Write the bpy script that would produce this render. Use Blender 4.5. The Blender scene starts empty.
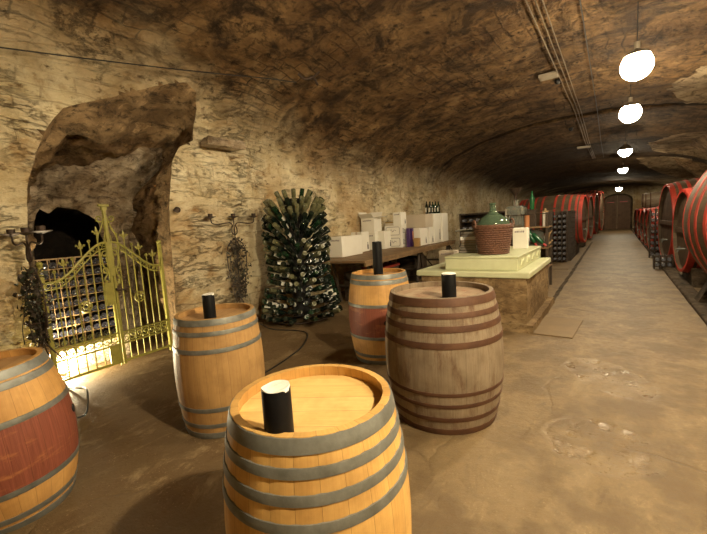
import bpy, math, random
from mathutils import Vector, Matrix, noise
R = math.radians
PI = math.pi
random.seed(7)
SC = bpy.context.scene
COL = SC.collection

# ------------------------------------------------------------------ mesh builder
class MB:
    def __init__(s):
        s.v = []; s.f = []; s.uv = []; s.mi = []
    def add(s, verts, faces, uvs=None, mi=0, M=None):
        b = len(s.v)
        for p in verts:
            p = Vector(p)
            s.v.append(M @ p if M is not None else p)
        for i, f in enumerate(faces):
            s.f.append([b + k for k in f]); s.mi.append(mi)
            s.uv.append(uvs[i] if uvs else [(verts[k][0], verts[k][1]) for k in f])
    def box(s, x0, x1, y0, y1, z0, z1, mi=0, M=None, bev=0.0, pu=.1):
        if bev > 0:
            b = min(bev, (x1-x0)/3, (y1-y0)/3, (z1-z0)/3)
            vs = []; key = {}
            for ix in (0, 1):
                for iy in (0, 1):
                    for iz in (0, 1):
                        c = (x1 if ix else x0, y1 if iy else y0, z1 if iz else z0)
                        sg = (1 if ix else -1, 1 if iy else -1, 1 if iz else -1)
                        for ax in range(3):
                            p = [c[k] - (0 if k == ax else sg[k]*b) for k in range(3)]
                            key[(ix, iy, iz, ax)] = len(vs); vs.append(p)
            fs = []
            for ax in range(3):
                o = [k for k in range(3) if k != ax]
                for sd in (0, 1):
                    q = []
                    for (p, r) in ((0, 0), (1, 0), (1, 1), (0, 1)):
                        i = [0, 0, 0]; i[ax] = sd; i[o[0]] = p; i[o[1]] = r
                        q.append(key[(*i, ax)])
                    fs.append(q)
            for ax in range(3):
                o = [k for k in range(3) if k != ax]
                for p in (0, 1):
                    for r in (0, 1):
                        a = [0, 0, 0]; a[o[0]] = p; a[o[1]] = r; a2 = list(a); a2[ax] = 1
                        fs.append([key[(*a, o[0])], key[(*a2, o[0])], key[(*a2, o[1])], key[(*a, o[1])]])
            for ix in (0, 1):
                for iy in (0, 1):
                    for iz in (0, 1):
                        fs.append([key[(ix, iy, iz, k)] for k in range(3)])
        else:
            vs = [(x0,y0,z0),(x1,y0,z0),(x1,y1,z0),(x0,y1,z0),(x0,y0,z1),(x1,y0,z1),(x1,y1,z1),(x0,y1,z1)]
            fs = [(0,3,2,1),(4,5,6,7),(0,1,5,4),(1,2,6,5),(2,3,7,6),(3,0,4,7)]
        # uv: plank units across, metres along the longest axis
        d = [x1-x0, y1-y0, z1-z0]; la = d.index(max(d)); o = [k for k in range(3) if k != la]
        uvs = []
        for f in fs:
            fn = (Vector(vs[f[1]])-Vector(vs[f[0]])).cross(Vector(vs[f[2]])-Vector(vs[f[0]]))
            an = [abs(c) for c in fn]; na = an.index(max(an))
            if na == la: uvs.append([(vs[k][o[0]]/pu, vs[k][o[1]]) for k in f])
            else:
                w = [k for k in o if k != na]; w = w[0] if w else o[0]
                uvs.append([(vs[k][w]/pu + .03, vs[k][la]) for k in f])
        s.add(vs, fs, uvs, mi, M); return s
    def lathe(s, prof, n=32, M=None, mi=0, a0=0., a1=2*PI, rf=None, ns=None, vs_=None):
        """prof: list of (r, z); revolve around z"""
        V = []; F = []; U = []
        m = len(prof)
        for i in range(n+1):
            a = a0 + (a1-a0)*i/n
            for (r, z) in prof:
                if rf: r = rf(r, i, z)
                V.append((r*math.cos(a), r*math.sin(a), z))
        d = [0]
        for k in range(1, m): d.append(d[-1]+math.hypot(prof[k][0]-prof[k-1][0], prof[k][1]-prof[k-1][1]))
        nu = ns if ns else n
        for i in range(n):
            for k in range(m-1):
                F.append((i*m+k, (i+1)*m+k, (i+1)*m+k+1, i*m+k+1))
                u0, u1 = nu*i/n, nu*(i+1)/n
                z0, z1 = (prof[k][1], prof[k+1][1]) if vs_ else (d[k], d[k+1])
                U.append([(u0, z0), (u1, z0), (u1, z1), (u0, z1)])
        s.add(V, F, U, mi, M); return s
    def disc(s, r, z, n=32, M=None, mi=0, pu=.1, up=True):
        V = [(r*math.cos(2*PI*i/n), r*math.sin(2*PI*i/n), z) for i in range(n)]
        f = list(range(n))
        if not up: f = f[::-1]
        s.add(V, [f], [[(V[k][0]/pu+.5, V[k][1]) for k in f]], mi, M); return s
    def cyl(s, r, z0, z1, n=16, M=None, mi=0, r1=None):
        r1 = r if r1 is None else r1
        s.lathe([(r, z0), (r1, z1)], n, M, mi); s.disc(r, z0, n, M, mi, up=False); s.disc(r1, z1, n, M, mi); return s
    def sphere(s, c, r, n=12, m=8, mi=0, sz=1.):
        pr = [(r*math.sin(PI*k/m), -r*sz*math.cos(PI*k/m)) for k in range(m+1)]
        s.lathe(pr, n, Matrix.Translation(c), mi); return s
    def tube(s, pts, r, n=8, mi=0, M=None, cap=True):
        pts = [Vector(p) for p in pts]; N = len(pts)
        rs = r if isinstance(r, (list, tuple)) else [r]*N
        V = []; F = []
        t0 = (pts[1]-pts[0]).normalized()
        up = Vector((0, 0, 1)) if abs(t0.z) < .9 else Vector((1, 0, 0))
        nrm = t0.cross(up).normalized()
        for i in range(N):
            t = (pts[min(i+1, N-1)] - pts[max(i-1, 0)])
            t = t.normalized() if t.length > 1e-9 else t0
            nrm = (nrm - t*nrm.dot(t)); nrm = nrm.normalized() if nrm.length > 1e-6 else t.orthogonal().normalized()
            b = t.cross(nrm)
            for k in range(n):
                a = 2*PI*k/n
                V.append(pts[i] + (nrm*math.cos(a) + b*math.sin(a))*rs[i])
        for i in range(N-1):
            for k in range(n):
                k2 = (k+1) % n
                F.append((i*n+k, i*n+k2, (i+1)*n+k2, (i+1)*n+k))
        if cap:
            F.append(list(range(n))[::-1]); F.append([(N-1)*n+k for k in range(n)])
        s.add(V, F, None, mi, M); return s
    def build(s, name, mats, parent=None, smooth=False, loc=None):
        me = bpy.data.meshes.new(name)
        me.from_pydata([tuple(v) for v in s.v], [], s.f)
        if not isinstance(mats, (list, tuple)): mats = [mats]
        for m in mats: me.materials.append(m)
        me.polygons.foreach_set('material_index', s.mi)
        uv = me.uv_layers.new(name='UVMap'); flat = []
        for u in s.uv:
            for p in u: flat += [p[0], p[1]]
        uv.data.foreach_set('uv', flat)
        if smooth:
            me.polygons.foreach_set('use_smooth', [True]*len(me.polygons))
            try: me.set_sharp_from_angle(angle=R(smooth if smooth is not True else 40))
            except Exception: pass
        me.update()
        o = bpy.data.objects.new(name, me); COL.objects.link(o)
        if parent: o.parent = parent
        if loc: o.location = loc
        return o

def tag(o, label, cat, group=None, kind=None):
    o['label'] = label
    o['category'] = cat
    if group: o['group'] = group
    if kind: o['kind'] = kind
    return o
def thing(name, label, cat, loc=(0,0,0), rz=0., group=None):
    o = bpy.data.objects.new(name, None); COL.objects.link(o); o.empty_display_size = .1
    o.location = loc; o.rotation_euler = (0, 0, rz)
    return tag(o, label, cat, group)
def struct(o, label, cat):
    o['kind'] = 'structure'; o['label'] = label; o['category'] = cat; return o
def copy_tree(o, parent=None):
    c = o.copy(); COL.objects.link(c)
    if parent: c.parent = parent
    for ch in list(KIDS.get(o.name, [])):
        d = ch.copy(); COL.objects.link(d); d.parent = c
    return c
KIDS = {}
def sm(a, b, x):
    t = min(max((x-a)/(b-a), 0), 1); return t*t*(3-2*t)

# ------------------------------------------------------------------ materials
class NT:
    def __init__(s, name):
        s.m = bpy.data.materials.new(name); s.m.use_nodes = True
        s.t = s.m.node_tree; s.n = s.t.nodes; s.l = s.t.links
        s.b = s.n['Principled BSDF']; s.out = s.n['Material Output']
        s.tc = s.n.new('ShaderNodeTexCoord')
    def node(s, ty, **kw):
        n = s.n.new(ty)
        for k, v in kw.items():
            if k.startswith('i_'):
                key = k[2:].replace('_', ' ')
                n.inputs[key].default_value = v
            else: setattr(n, k, v)
        return n
    def link(s, a, b): s.l.new(a, b)
    def inp(s, sock, val):
        if hasattr(val, 'is_output') or isinstance(val, bpy.types.NodeSocket): s.link(val, sock)
        else: sock.default_value = val
    def noise(s, vec, scale, detail=4, rough=.6, dist=0., dim='3D'):
        n = s.node('ShaderNodeTexNoise', noise_dimensions=dim)
        s.link(vec, n.inputs['Vector'])
        n.inputs['Scale'].default_value = scale; n.inputs['Detail'].default_value = detail
        n.inputs['Roughness'].default_value = rough; n.inputs['Distortion'].default_value = dist
        return n.outputs['Fac']
    def math(s, op, a, b=0., clamp=False):
        n = s.node('ShaderNodeMath', operation=op, use_clamp=clamp); s.inp(n.inputs[0], a); s.inp(n.inputs[1], b); return n.outputs[0]
    def ramp(s, fac, stops):
        n = s.node('ShaderNodeValToRGB'); e = n.color_ramp.elements
        while len(e) < len(stops): e.new(.5)
        for k, (p, c) in enumerate(stops):
            e[k].position = p; e[k].color = (c, c, c, 1) if not isinstance(c, (tuple, list)) else (*c[:3], 1)
        s.link(fac, n.inputs[0]); return n.outputs[0]
    def mix(s, fac, a, b, mode='MIX'):
        n = s.node('ShaderNodeMix', data_type='RGBA', blend_type=mode)
        s.inp(n.inputs[0], fac)
        for k, v in ((6, a), (7, b)):
            if isinstance(v, (tuple, list)): v = (*v[:3], 1)
            s.inp(n.inputs[k], v)
        return n.outputs[2]
    def vmath(s, op, a, b):
        n = s.node('ShaderNodeVectorMath', operation=op); s.inp(n.inputs[0], a); s.inp(n.inputs[1], b); return n.outputs[0]
    def bump(s, h, strength=.4, dist=.02, prev=None):
        n = s.node('ShaderNodeBump'); n.inputs['Strength'].default_value = strength; n.inputs['Distance'].default_value = dist
        s.link(h, n.inputs['Height'])
        if prev: s.link(prev, n.inputs['Normal'])
        return n.outputs[0]
    def done(s, col=None, rough=None, nrm=None, metal=None, **kw):
        if col is not None: s.inp(s.b.inputs['Base Color'], (*col[:3], 1) if isinstance(col, (tuple, list)) else col)
        if rough is not None: s.inp(s.b.inputs['Roughness'], rough)
        if metal is not None: s.inp(s.b.inputs['Metallic'], metal)
        if nrm is not None: s.link(nrm, s.b.inputs['Normal'])
        for k, v in kw.items(): s.inp(s.b.inputs[k.replace('_', ' ')], v)
        return s.m

def mat_basic(name, c, c2=None, scale=8, rough=.6, metal=0., bump=.15, rv=.15, **kw):
    t = NT(name); c2 = c2 or tuple(x*.7 for x in c)
    o = t.tc.outputs['Object']
    n = t.noise(o, scale, 5, .65)
    f = t.ramp(n, [(.3, 0.), (.7, 1.)])
    col = t.mix(f, c2, c)
    n2 = t.noise(o, scale*6, 3)
    r = t.math('ADD', t.math('MULTIPLY', n, rv), rough - rv*.5)
    return t.done(col, r, t.bump(n2, bump, .004), metal, **kw)

def mat_wood(name, c1, c2, dark, grain=1., rough=.6, gap=.018, band=None, bandcol=(.2,.03,.015), stain=None, var=.5, spec=.4):
    t = NT(name); uv = t.tc.outputs['UV']
    sp = t.node('ShaderNodeSeparateXYZ'); t.link(uv, sp.inputs[0])
    u, v = sp.outputs[0], sp.outputs[1]
    fl = t.math('FLOOR', u)
    oi = t.node('ShaderNodeObjectInfo')
    wn = t.node('ShaderNodeTexWhiteNoise', noise_dimensions='2D')
    cb = t.node('ShaderNodeCombineXYZ'); t.link(fl, cb.inputs[0]); t.link(oi.outputs['Random'], cb.inputs[1])
    t.link(cb.outputs[0], wn.inputs['Vector'])
    g = t.node('ShaderNodeCombineXYZ')
    t.link(t.math('MULTIPLY', u, 1.), g.inputs[0]); t.link(v, g.inputs[1]); t.link(t.math('MULTIPLY', wn.outputs['Value'], 20), g.inputs[2])
    gv = t.vmath('MULTIPLY', g.outputs[0], (7*grain, 2.2, 1))
    n1 = t.noise(gv, 1.6, 6, .65, .6)
    n2 = t.noise(t.tc.outputs['Object'], 5, 4, .6)
    f = t.math('ADD', t.math('MULTIPLY', t.ramp(n1, [(.3, 0.), (.7, 1.)]), 1-var), t.math('MULTIPLY', wn.outputs['Value'], var))
    col = t.mix(f, c1, c2)
    col = t.mix(t.math('MULTIPLY', t.ramp(n2, [(.42, 0.), (.72, 1.)]), .55), col, dark)
    fine = t.noise(t.vmath('MULTIPLY', g.outputs[0], (26, 5, 1)), 2., 4, .7)
    col = t.mix(t.math('MULTIPLY', t.ramp(fine, [(.58, 0.), (.75, 1.)]), .45), col, dark)
    if band:
        wob = t.math('ADD', v, t.math('MULTIPLY', t.math('SUBTRACT', n2, .5), .04))
        b = t.math('MULTIPLY', t.ramp(wob, [(band[0]-.004, 0.), (band[0], 1.)]), t.ramp(wob, [(band[1]-.004, 1.), (band[1], 0.)]))
        bc = t.mix(t.ramp(n1, [(.35, 0.), (.75, 1.)]), bandcol, tuple(min(1, x*1.8+.01) for x in bandcol))
        bc = t.mix(t.ramp(t.noise(t.vmath('MULTIPLY', t.tc.outputs['Object'], (1.5,1.5,5)), 3., 6, .7), [(.56, 0.), (.72, .75)]), bc, (.42, .17, .06))
        col = t.mix(b, col, bc)
    if stain:
        sn = t.noise(t.vmath('MULTIPLY', t.tc.outputs['Object'], (5, 5, 1.3)), 2.2, 6, .75)
        col = t.mix(t.ramp(sn, [(.5, 0.), (.68, .8)]), col, stain)
    fr = t.math('FRACT', u)
    e = t.math('MINIMUM', fr, t.math('SUBTRACT', 1., fr))
    gp = t.ramp(e, [(0., 1.), (gap, 0.)]) if gap else None
    if gap: col = t.mix(t.math('MULTIPLY', gp, .6), col, tuple(x*.25 for x in dark))
    h = t.math('SUBTRACT', t.math('MULTIPLY', fine, .3), gp) if gap else fine
    return t.done(col, t.math('ADD', t.math('MULTIPLY', n2, .25), rough-.12), t.bump(h, .35, .004), Specular_IOR_Level=spec)

def mat_stone():
    t = NT('cellar_stone'); uv = t.tc.outputs['UV']; ob = t.tc.outputs['Object']
    dn = t.node('ShaderNodeTexNoise'); t.link(uv, dn.inputs['Vector']); dn.inputs['Scale'].default_value = 1.5; dn.inputs['Detail'].default_value = 6
    d2 = t.vmath('MULTIPLY', t.vmath('SUBTRACT', dn.outputs['Color'], (.5,.5,.5)), (.34, .26, 0))
    vec = t.vmath('ADD', uv, d2)
    def brick(w, h, mort, vec):
        b = t.node('ShaderNodeTexBrick', offset=.5, squash=1.)
        t.link(vec, b.inputs['Vector'])
        b.inputs['Scale'].default_value = 1.; b.inputs['Brick Width'].default_value = w; b.inputs['Row Height'].default_value = h
        b.inputs['Mortar Size'].default_value = mort; b.inputs['Mortar Smooth'].default_value = .4; b.inputs['Bias'].default_value = 0.
        b.inputs['Color1'].default_value = (0,0,0,1); b.inputs['Color2'].default_value = (1,1,1,1); b.inputs['Mortar'].default_value = (.5,.5,.5,1)
        return b
    bw = brick(.52, .27, .012, vec)
    bv = brick(.46, .17, .012, vec)
    big = t.noise(ob, .55, 4, .55)
    med = t.noise(ob, 2.1, 7, .62)
    pit = t.noise(t.vmath('MULTIPLY', ob, (1., .8, 1.7)), 7., 8, .68)
    fine = t.noise(ob, 26., 6, .7)
    sep = t.node('ShaderNodeSeparateXYZ'); t.link(ob, sep.inputs[0])
    z = sep.outputs[2]; y = sep.outputs[1]
    strata = t.noise(t.vmath('MULTIPLY', ob, (1., .7, 2.6)), 2.4, 9, .72, .4)
    crk = t.ramp(t.math('ABSOLUTE', t.math('SUBTRACT', strata, .5)), [(0., 1.), (.022, 0.)])
    crk = t.math('MULTIPLY', crk, t.ramp(t.noise(ob, 1.3, 4), [(.42, 0.), (.58, 1.)]))
    # where the masonry shows through the worn plaster
    mas = t.ramp(t.noise(ob, .8, 3, .5), [(.44, .0), (.64, 1.)])
    # lower wall: pale limestone
    w1 = t.mix(t.ramp(med, [(.33, 0.), (.68, 1.)]), (.58, .45, .235), (.88, .79, .55))
    w1 = t.mix(t.math('MULTIPLY', bw.outputs['Color'], .28), w1, (.80, .71, .52))
    w1 = t.mix(t.ramp(big, [(.47, 0.), (.68, .75)]), w1, (.42, .24, .09))
    w1 = t.mix(t.ramp(pit, [(.56, 0.), (.68, .9)]), w1, (.15, .085, .032))
    blot = t.noise(t.vmath('MULTIPLY', ob, (1., 1., 1.4)), 1.7, 8, .7, .8)
    w1 = t.mix(t.ramp(blot, [(.53, 0.), (.68, .75)]), w1, (.36, .20, .07))
    w1 = t.mix(t.ramp(blot, [(.28, .55), (.42, 0.)]), w1, (.86, .78, .58))
    w1 = t.mix(t.ramp(strata, [(.56, 0.), (.70, .7)]), w1, (.38, .24, .105))
    w1 = t.mix(t.math('MULTIPLY', crk, .5), w1, (.10, .06, .025))
    w1 = t.mix(t.math('MULTIPLY', t.math('MULTIPLY', bw.outputs['Fac'], mas), .34), w1, (.18, .11, .05))
    # vault: soot brown blocks
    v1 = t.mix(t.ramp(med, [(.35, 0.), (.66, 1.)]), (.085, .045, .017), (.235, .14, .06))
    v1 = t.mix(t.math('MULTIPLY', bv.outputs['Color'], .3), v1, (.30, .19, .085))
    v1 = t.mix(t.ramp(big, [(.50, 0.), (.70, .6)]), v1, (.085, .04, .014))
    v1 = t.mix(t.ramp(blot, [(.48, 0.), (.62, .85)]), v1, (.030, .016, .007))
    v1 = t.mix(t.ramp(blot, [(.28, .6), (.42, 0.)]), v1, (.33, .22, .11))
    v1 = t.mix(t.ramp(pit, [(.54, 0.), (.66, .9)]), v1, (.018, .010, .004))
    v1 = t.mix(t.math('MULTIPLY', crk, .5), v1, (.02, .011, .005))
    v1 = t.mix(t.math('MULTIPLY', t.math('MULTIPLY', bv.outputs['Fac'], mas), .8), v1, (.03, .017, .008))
    far = t.ramp(t.math('MULTIPLY', t.math('ADD', y, t.math('MULTIPLY', t.noise(ob, .5, 4), 3.)), .05), [(.64, 0.), (1., .8)])  # far vault's shade painted into the colour, deepening with distance
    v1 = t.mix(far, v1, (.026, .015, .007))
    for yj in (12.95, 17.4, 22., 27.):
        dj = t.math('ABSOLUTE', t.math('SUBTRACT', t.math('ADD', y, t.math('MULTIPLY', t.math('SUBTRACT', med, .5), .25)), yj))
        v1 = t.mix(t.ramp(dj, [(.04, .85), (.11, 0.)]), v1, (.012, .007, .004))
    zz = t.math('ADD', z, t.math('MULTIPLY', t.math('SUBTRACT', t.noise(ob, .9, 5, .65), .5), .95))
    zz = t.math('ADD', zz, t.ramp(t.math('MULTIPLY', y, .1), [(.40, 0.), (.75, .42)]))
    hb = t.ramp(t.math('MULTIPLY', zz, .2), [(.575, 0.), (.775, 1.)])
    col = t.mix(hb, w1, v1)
    h = t.math('ADD', t.math('MULTIPLY', med, .7), t.math('MULTIPLY', pit, .55))
    h = t.math('ADD', h, t.math('MULTIPLY', fine, .16))
    h = t.math('ADD', h, t.math('MULTIPLY', strata, .6)); h = t.math('SUBTRACT', h, t.math('MULTIPLY', crk, .25))
    bf = t.mix(hb, bw.outputs['Fac'], bv.outputs['Fac'])
    h = t.math('SUBTRACT', h, t.math('MULTIPLY', t.math('MULTIPLY', bf, mas), .28))
    return t.done(col, t.math('ADD', t.math('MULTIPLY', med, .2), .72), t.bump(h, .95, .11), Specular_IOR_Level=.2)

def mat_rock(name, c1, c2, c3, scale=2.5, bs=.9, bd=.07):
    t = NT(name); ob = t.tc.outputs['Object']
    med = t.noise(ob, scale, 7, .62); pit = t.noise(ob, scale*3, 8, .7); big = t.noise(ob, scale*.35, 4, .6)
    c = t.mix(t.ramp(med, [(.35, 0.), (.66, 1.)]), c1, c2)
    c = t.mix(t.ramp(big, [(.46, 0.), (.62, .8)]), c, tuple(x*.62 for x in c1))
    st = t.noise(t.vmath('MULTIPLY', ob, (1., .8, 2.2)), scale*1.3, 9, .74, .6)
    c = t.mix(t.ramp(st, [(.50, 0.), (.64, .85)]), c, c3)
    c = t.mix(t.ramp(st, [(.30, .7), (.42, 0.)]), c, tuple(min(1, x*1.5) for x in c2))
    c = t.mix(t.ramp(pit, [(.55, 0.), (.68, .9)]), c, c3)
    return t.done(c, .85, t.bump(t.math('ADD', t.math('ADD', med, st), t.math('MULTIPLY', pit, .7)), bs, bd), Specular_IOR_Level=.2)

def mat_floor():
    t = NT('cellar_floor'); ob = t.tc.outputs['Object']
    sep = t.node('ShaderNodeSeparateXYZ'); t.link(ob, sep.inputs[0]); X, Y = sep.outputs[0], sep.outputs[1]
    big = t.noise(ob, .5, 5, .6); med = t.noise(ob, 2.2, 7, .65); fine = t.noise(ob, 40., 4, .7); grit = t.noise(ob, 14., 6, .7)
    c = t.mix(t.ramp(med, [(.3, 0.), (.7, 1.)]), (.185, .125, .060), (.265, .19, .098))
    c = t.mix(t.ramp(big, [(.42, 0.), (.70, .5)]), c, (.15, .10, .048))
    c = t.mix(t.ramp(grit, [(.55, 0.), (.7, .5)]), c, (.12, .075, .034))
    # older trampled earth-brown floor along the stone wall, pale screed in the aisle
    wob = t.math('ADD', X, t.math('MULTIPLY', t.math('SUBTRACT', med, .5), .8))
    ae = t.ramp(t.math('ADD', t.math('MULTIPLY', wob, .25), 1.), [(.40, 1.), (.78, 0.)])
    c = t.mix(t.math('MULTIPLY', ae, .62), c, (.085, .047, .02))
    scf = t.noise(t.vmath('MULTIPLY', ob, (1.6, .8, 1)), 3.2, 9, .74, .7)
    c = t.mix(t.ramp(scf, [(.52, 0.), (.70, .75)]), c, (.34, .25, .135))
    c = t.mix(t.ramp(scf, [(.28, .8), (.44, 0.)]), c, (.075, .043, .019))
    spk = t.noise(ob, 60., 3, .6)
    c = t.mix(t.ramp(spk, [(.62, 0.), (.72, .5)]), c, (.40, .31, .18))
    # cracks
    vo = t.node('ShaderNodeTexVoronoi', feature='DISTANCE_TO_EDGE'); 
    dn = t.node('ShaderNodeTexNoise'); t.link(ob, dn.inputs['Vector']); dn.inputs['Scale'].default_value = 1.4; dn.inputs['Detail'].default_value = 5
    t.link(t.vmath('ADD', ob, t.vmath('MULTIPLY', dn.outputs['Color'], (.7,.7,0))), vo.inputs['Vector']); vo.inputs['Scale'].default_value = .55
    cr = t.ramp(vo.outputs['Distance'], [(0., 1.), (.012, 0.)])
    crm = t.math('MULTIPLY', t.math('MULTIPLY', cr, .45), t.ramp(big, [(.47, 0.), (.57, 1.)]))
    c = t.mix(t.math('MULTIPLY', crm, .75), c, (.045, .027, .012))
    # repaired / damp patches
    def patch(cx, cy, rx, ry, rot=0., wb=.35):
        mp = t.node('ShaderNodeMapping', vector_type='TEXTURE')
        mp.inputs['Location'].default_value = (cx, cy, 0); mp.inputs['Rotation'].default_value = (0, 0, rot); mp.inputs['Scale'].default_value = (rx, ry, 1)
        t.link(ob, mp.inputs['Vector'])
        ln = t.node('ShaderNodeVectorMath', operation='LENGTH'); t.link(t.vmath('MULTIPLY', mp.outputs[0], (1,1,0)), ln.inputs[0])
        return t.math('ADD', ln.outputs['Value'], t.math('MULTIPLY', t.math('SUBTRACT', t.noise(ob, 3., 4, .55), .5), wb))
    P = PATCHES
    rough = t.math('ADD', t.math('MULTIPLY', grit, .35), t.math('ADD', t.math('MULTIPLY', ae, .33), .34))
    hgt = t.math('MULTIPLY', fine, .35)
    hgt = t.math('ADD', hgt, t.math('MULTIPLY', grit, .5)); hgt = t.math('ADD', hgt, t.math('MULTIPLY', med, .9)); hgt = t.math('ADD', hgt, t.math('MULTIPLY', scf, .8))
    for (cx, cy, rx, ry, rot, wet, tint) in P:
        d = patch(cx, cy, rx, ry, rot)
        ins = t.ramp(d, [(.90, 1.), (1.0, 0.)])
        rim = t.math('MULTIPLY', t.ramp(d, [(.9, 0.), (1.0, 1.)]), t.ramp(d, [(1.0, 1.), (1.04, 0.)]))
        c = t.mix(t.math('MULTIPLY', ins, t.math('MULTIPLY', grit, .25)), c, tint)
        c = t.mix(t.math('MULTIPLY', t.math('MULTIPLY', rim, .6), t.ramp(med, [(.45, 0.), (.6, 1.)])), c, (.13, .085, .04))
        if wet:
            w = t.math('MULTIPLY', ins, t.ramp(t.noise(ob, 5., 6, .7), [(.36, 0.), (.62, wet)]))
            hgt = t.math('MULTIPLY', hgt, t.math('SUBTRACT', 1., t.math('MULTIPLY', w, .72)))
            rough = t.math('SUBTRACT', rough, t.math('MULTIPLY', w, .34))
    rough = t.math('MAXIMUM', rough, .19)
    hgt = t.math('SUBTRACT', hgt, t.math('MULTIPLY', crm, 1.))
    return t.done(c, rough, t.bump(hgt, .7, .025), Specular_IOR_Level=t.math('SUBTRACT', .45, t.math('MULTIPLY', ae, .3)))

PATCHES = [  # cx, cy, rx, ry, rot, wet, tint
    (-.07, 2.86, .36, .38, .6, .95, (.27, .195, .105)),
    (-.05, 4.15, .30, .55, .6, .85, (.27, .195, .105)),
    (-.72, 2.30, .36, .46, .5, .15, (.27, .195, .10)),
]
M = {}
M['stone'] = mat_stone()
M['alcove'] = mat_rock('alcove_rock', (.20, .12, .056), (.46, .31, .165), (.03, .018, .01), 2.6, 1., .12)
M['alcove_pale'] = mat_rock('alcove_limewash', (.34, .235, .135), (.72, .60, .44), (.07, .043, .025), 3.2, 1., .10)
M['rock_dark'] = mat_rock('dark_block', (.075, .055, .035), (.15, .11, .07), (.02, .014, .01), 4)
M['lunette'] = mat_rock('lunette_stone', (.27, .19, .105), (.52, .40, .25), (.06, .04, .02), 2.6, .9, .06)
M['cavity_shade'] = mat_rock('cavity_shade_rock', (.012, .009, .007), (.022, .016, .011), (.005, .004, .003), 3)  # near-black colour stands for the shade deep in the alcove hole
M['plaster'] = mat_rock('old_plaster', (.19, .12, .055), (.33, .235, .125), (.085, .05, .022), 4.5, .6, .03)
M['floor'] = mat_floor()
M['oak'] = mat_wood('oak_golden', (.46, .25, .068), (.68, .42, .135), (.24, .115, .03), stain=None)
M['oak_mid'] = mat_wood('oak_amber', (.32, .175, .058), (.48, .29, .11), (.15, .075, .026))
M['oak_red'] = mat_wood('oak_wine_band', (.46, .235, .065), (.64, .37, .12), (.22, .10, .03), band=(.32, .675), bandcol=(.155, .042, .022))
M['oak_red_small'] = mat_wood('oak_wine_band_small', (.46, .235, .065), (.64, .37, .12), (.22, .10, .03), band=(.26, .635), bandcol=(.155, .042, .022))
M['oak_grey'] = mat_wood('oak_weathered', (.185, .14, .092), (.31, .25, .175), (.11, .07, .038), stain=(.09, .037, .016), var=.35)
M['lid_gold'] = mat_wood('lid_golden', (.66, .41, .13), (.84, .58, .23), (.40, .20, .055), gap=.02, var=.35)
M['lid_mid'] = mat_wood('lid_amber', (.36, .20, .08), (.50, .31, .14), (.18, .09, .035), gap=.02, var=.35)
M['lid_grey'] = mat_wood('lid_weathered', (.26, .185, .115), (.40, .31, .21), (.16, .075, .04), gap=.025, stain=(.22, .09, .05))
M['cask'] = mat_wood('cask_dark_oak', (.062, .041, .022), (.13, .092, .052), (.028, .018, .010), gap=.05, var=.5)
M['cask_head'] = mat_wood('cask_head_oak', (.055, .033, .018), (.11, .068, .038), (.02, .012, .007), gap=.03)  # wood tone lowered to stand for the shadow on the cask heads
M['table'] = mat_wood('table_plank', (.16, .09, .04), (.25, .16, .075), (.07, .038, .018), gap=.03)
M['darkwood'] = mat_wood('dark_wood', (.03, .02, .012), (.06, .038, .022), (.012, .008, .005), gap=.0)
M['door'] = mat_wood('door_plank', (.12, .062, .03), (.18, .10, .05), (.06, .03, .015), gap=.04)
M['crate'] = mat_wood('pale_wood', (.30, .19, .09), (.44, .30, .16), (.16, .09, .04), gap=.03)
M['zinc'] = mat_basic('galvanised_hoop', (.24, .25, .23), (.12, .12, .105), 9, .5, .45, .25)
M['rust'] = mat_basic('rusty_hoop', (.12, .056, .028), (.06, .025, .013), 7, .65, .25, .4)
M['redpaint'] = mat_basic('red_paint', (.56, .035, .02), (.36, .02, .012), 4, .42, 0., .15)
M['redpaint_old'] = mat_basic('worn_red_paint', (.50, .05, .03), (.24, .03, .018), 5, .5, 0., .25)
M['gate'] = mat_basic('olive_yellow_paint', (.30, .275, .055), (.20, .175, .034), 14, .42, .1, .2)
M['iron'] = mat_basic('wrought_iron', (.075, .048, .032), (.035, .022, .016), 18, .6, .5, .3)
M['black'] = mat_basic('black_wax', (.005, .005, .006), (.003, .003, .004), 12, .5, 0., .1, Specular_IOR_Level=.2)
M['wax'] = mat_basic('white_wax', (.86, .84, .78), (.74, .71, .64), 30, .6, 0., .3)
M['blackhole'] = mat_basic('bung_black', (.006, .005, .004), (.004, .003, .003), 9, .8)
M['card_white'] = mat_basic('white_card', (.80, .78, .70), (.74, .71, .62), 3, .62, 0., .05)
M['card_beige'] = mat_basic('beige_card', (.56, .48, .37), (.50, .42, .32), 3, .7, 0., .05)
M['card_brown'] = mat_basic('brown_card', (.42, .26, .10), (.34, .20, .075), 4, .75, 0., .06)
M['card_yellow'] = mat_basic('yellow_card', (.56, .37, .08), (.48, .30, .06), 4, .7, 0., .05)
M['ink'] = mat_basic('dark_print', (.05, .04, .055), (.03, .025, .03), 20, .7)
M['ink_grey'] = mat_basic('grey_print', (.23, .19, .20), (.19, .16, .17), 20, .7)
M['purple'] = mat_basic('purple_card', (.075, .03, .14), (.05, .02, .10), 6, .4)
M['tan'] = mat_basic('tan_print', (.48, .20, .08), (.40, .16, .06), 6, .5)
M['greenpaint'] = mat_basic('pale_green_paint', (.56, .58, .37), (.45, .455, .28), 3, .5, 0., .12)
M['wicker'] = mat_basic('brown_wicker', (.17, .075, .042), (.085, .036, .02), 25, .6, 0., .4)
M['steel'] = mat_basic('floor_steel', (.22, .15, .075), (.15, .10, .048), 3, .6, .1, .15)
M['conduit'] = mat_basic('conduit_grey', (.19, .14, .09), (.12, .085, .05), 5, .5, .1)
M['plastic'] = mat_basic('grey_plastic', (.33, .28, .21), (.26, .22, .16), 5, .5)
M['rubber'] = mat_basic('black_rubber', (.012, .011, .01), (.008, .007, .007), 9, .5)
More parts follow.
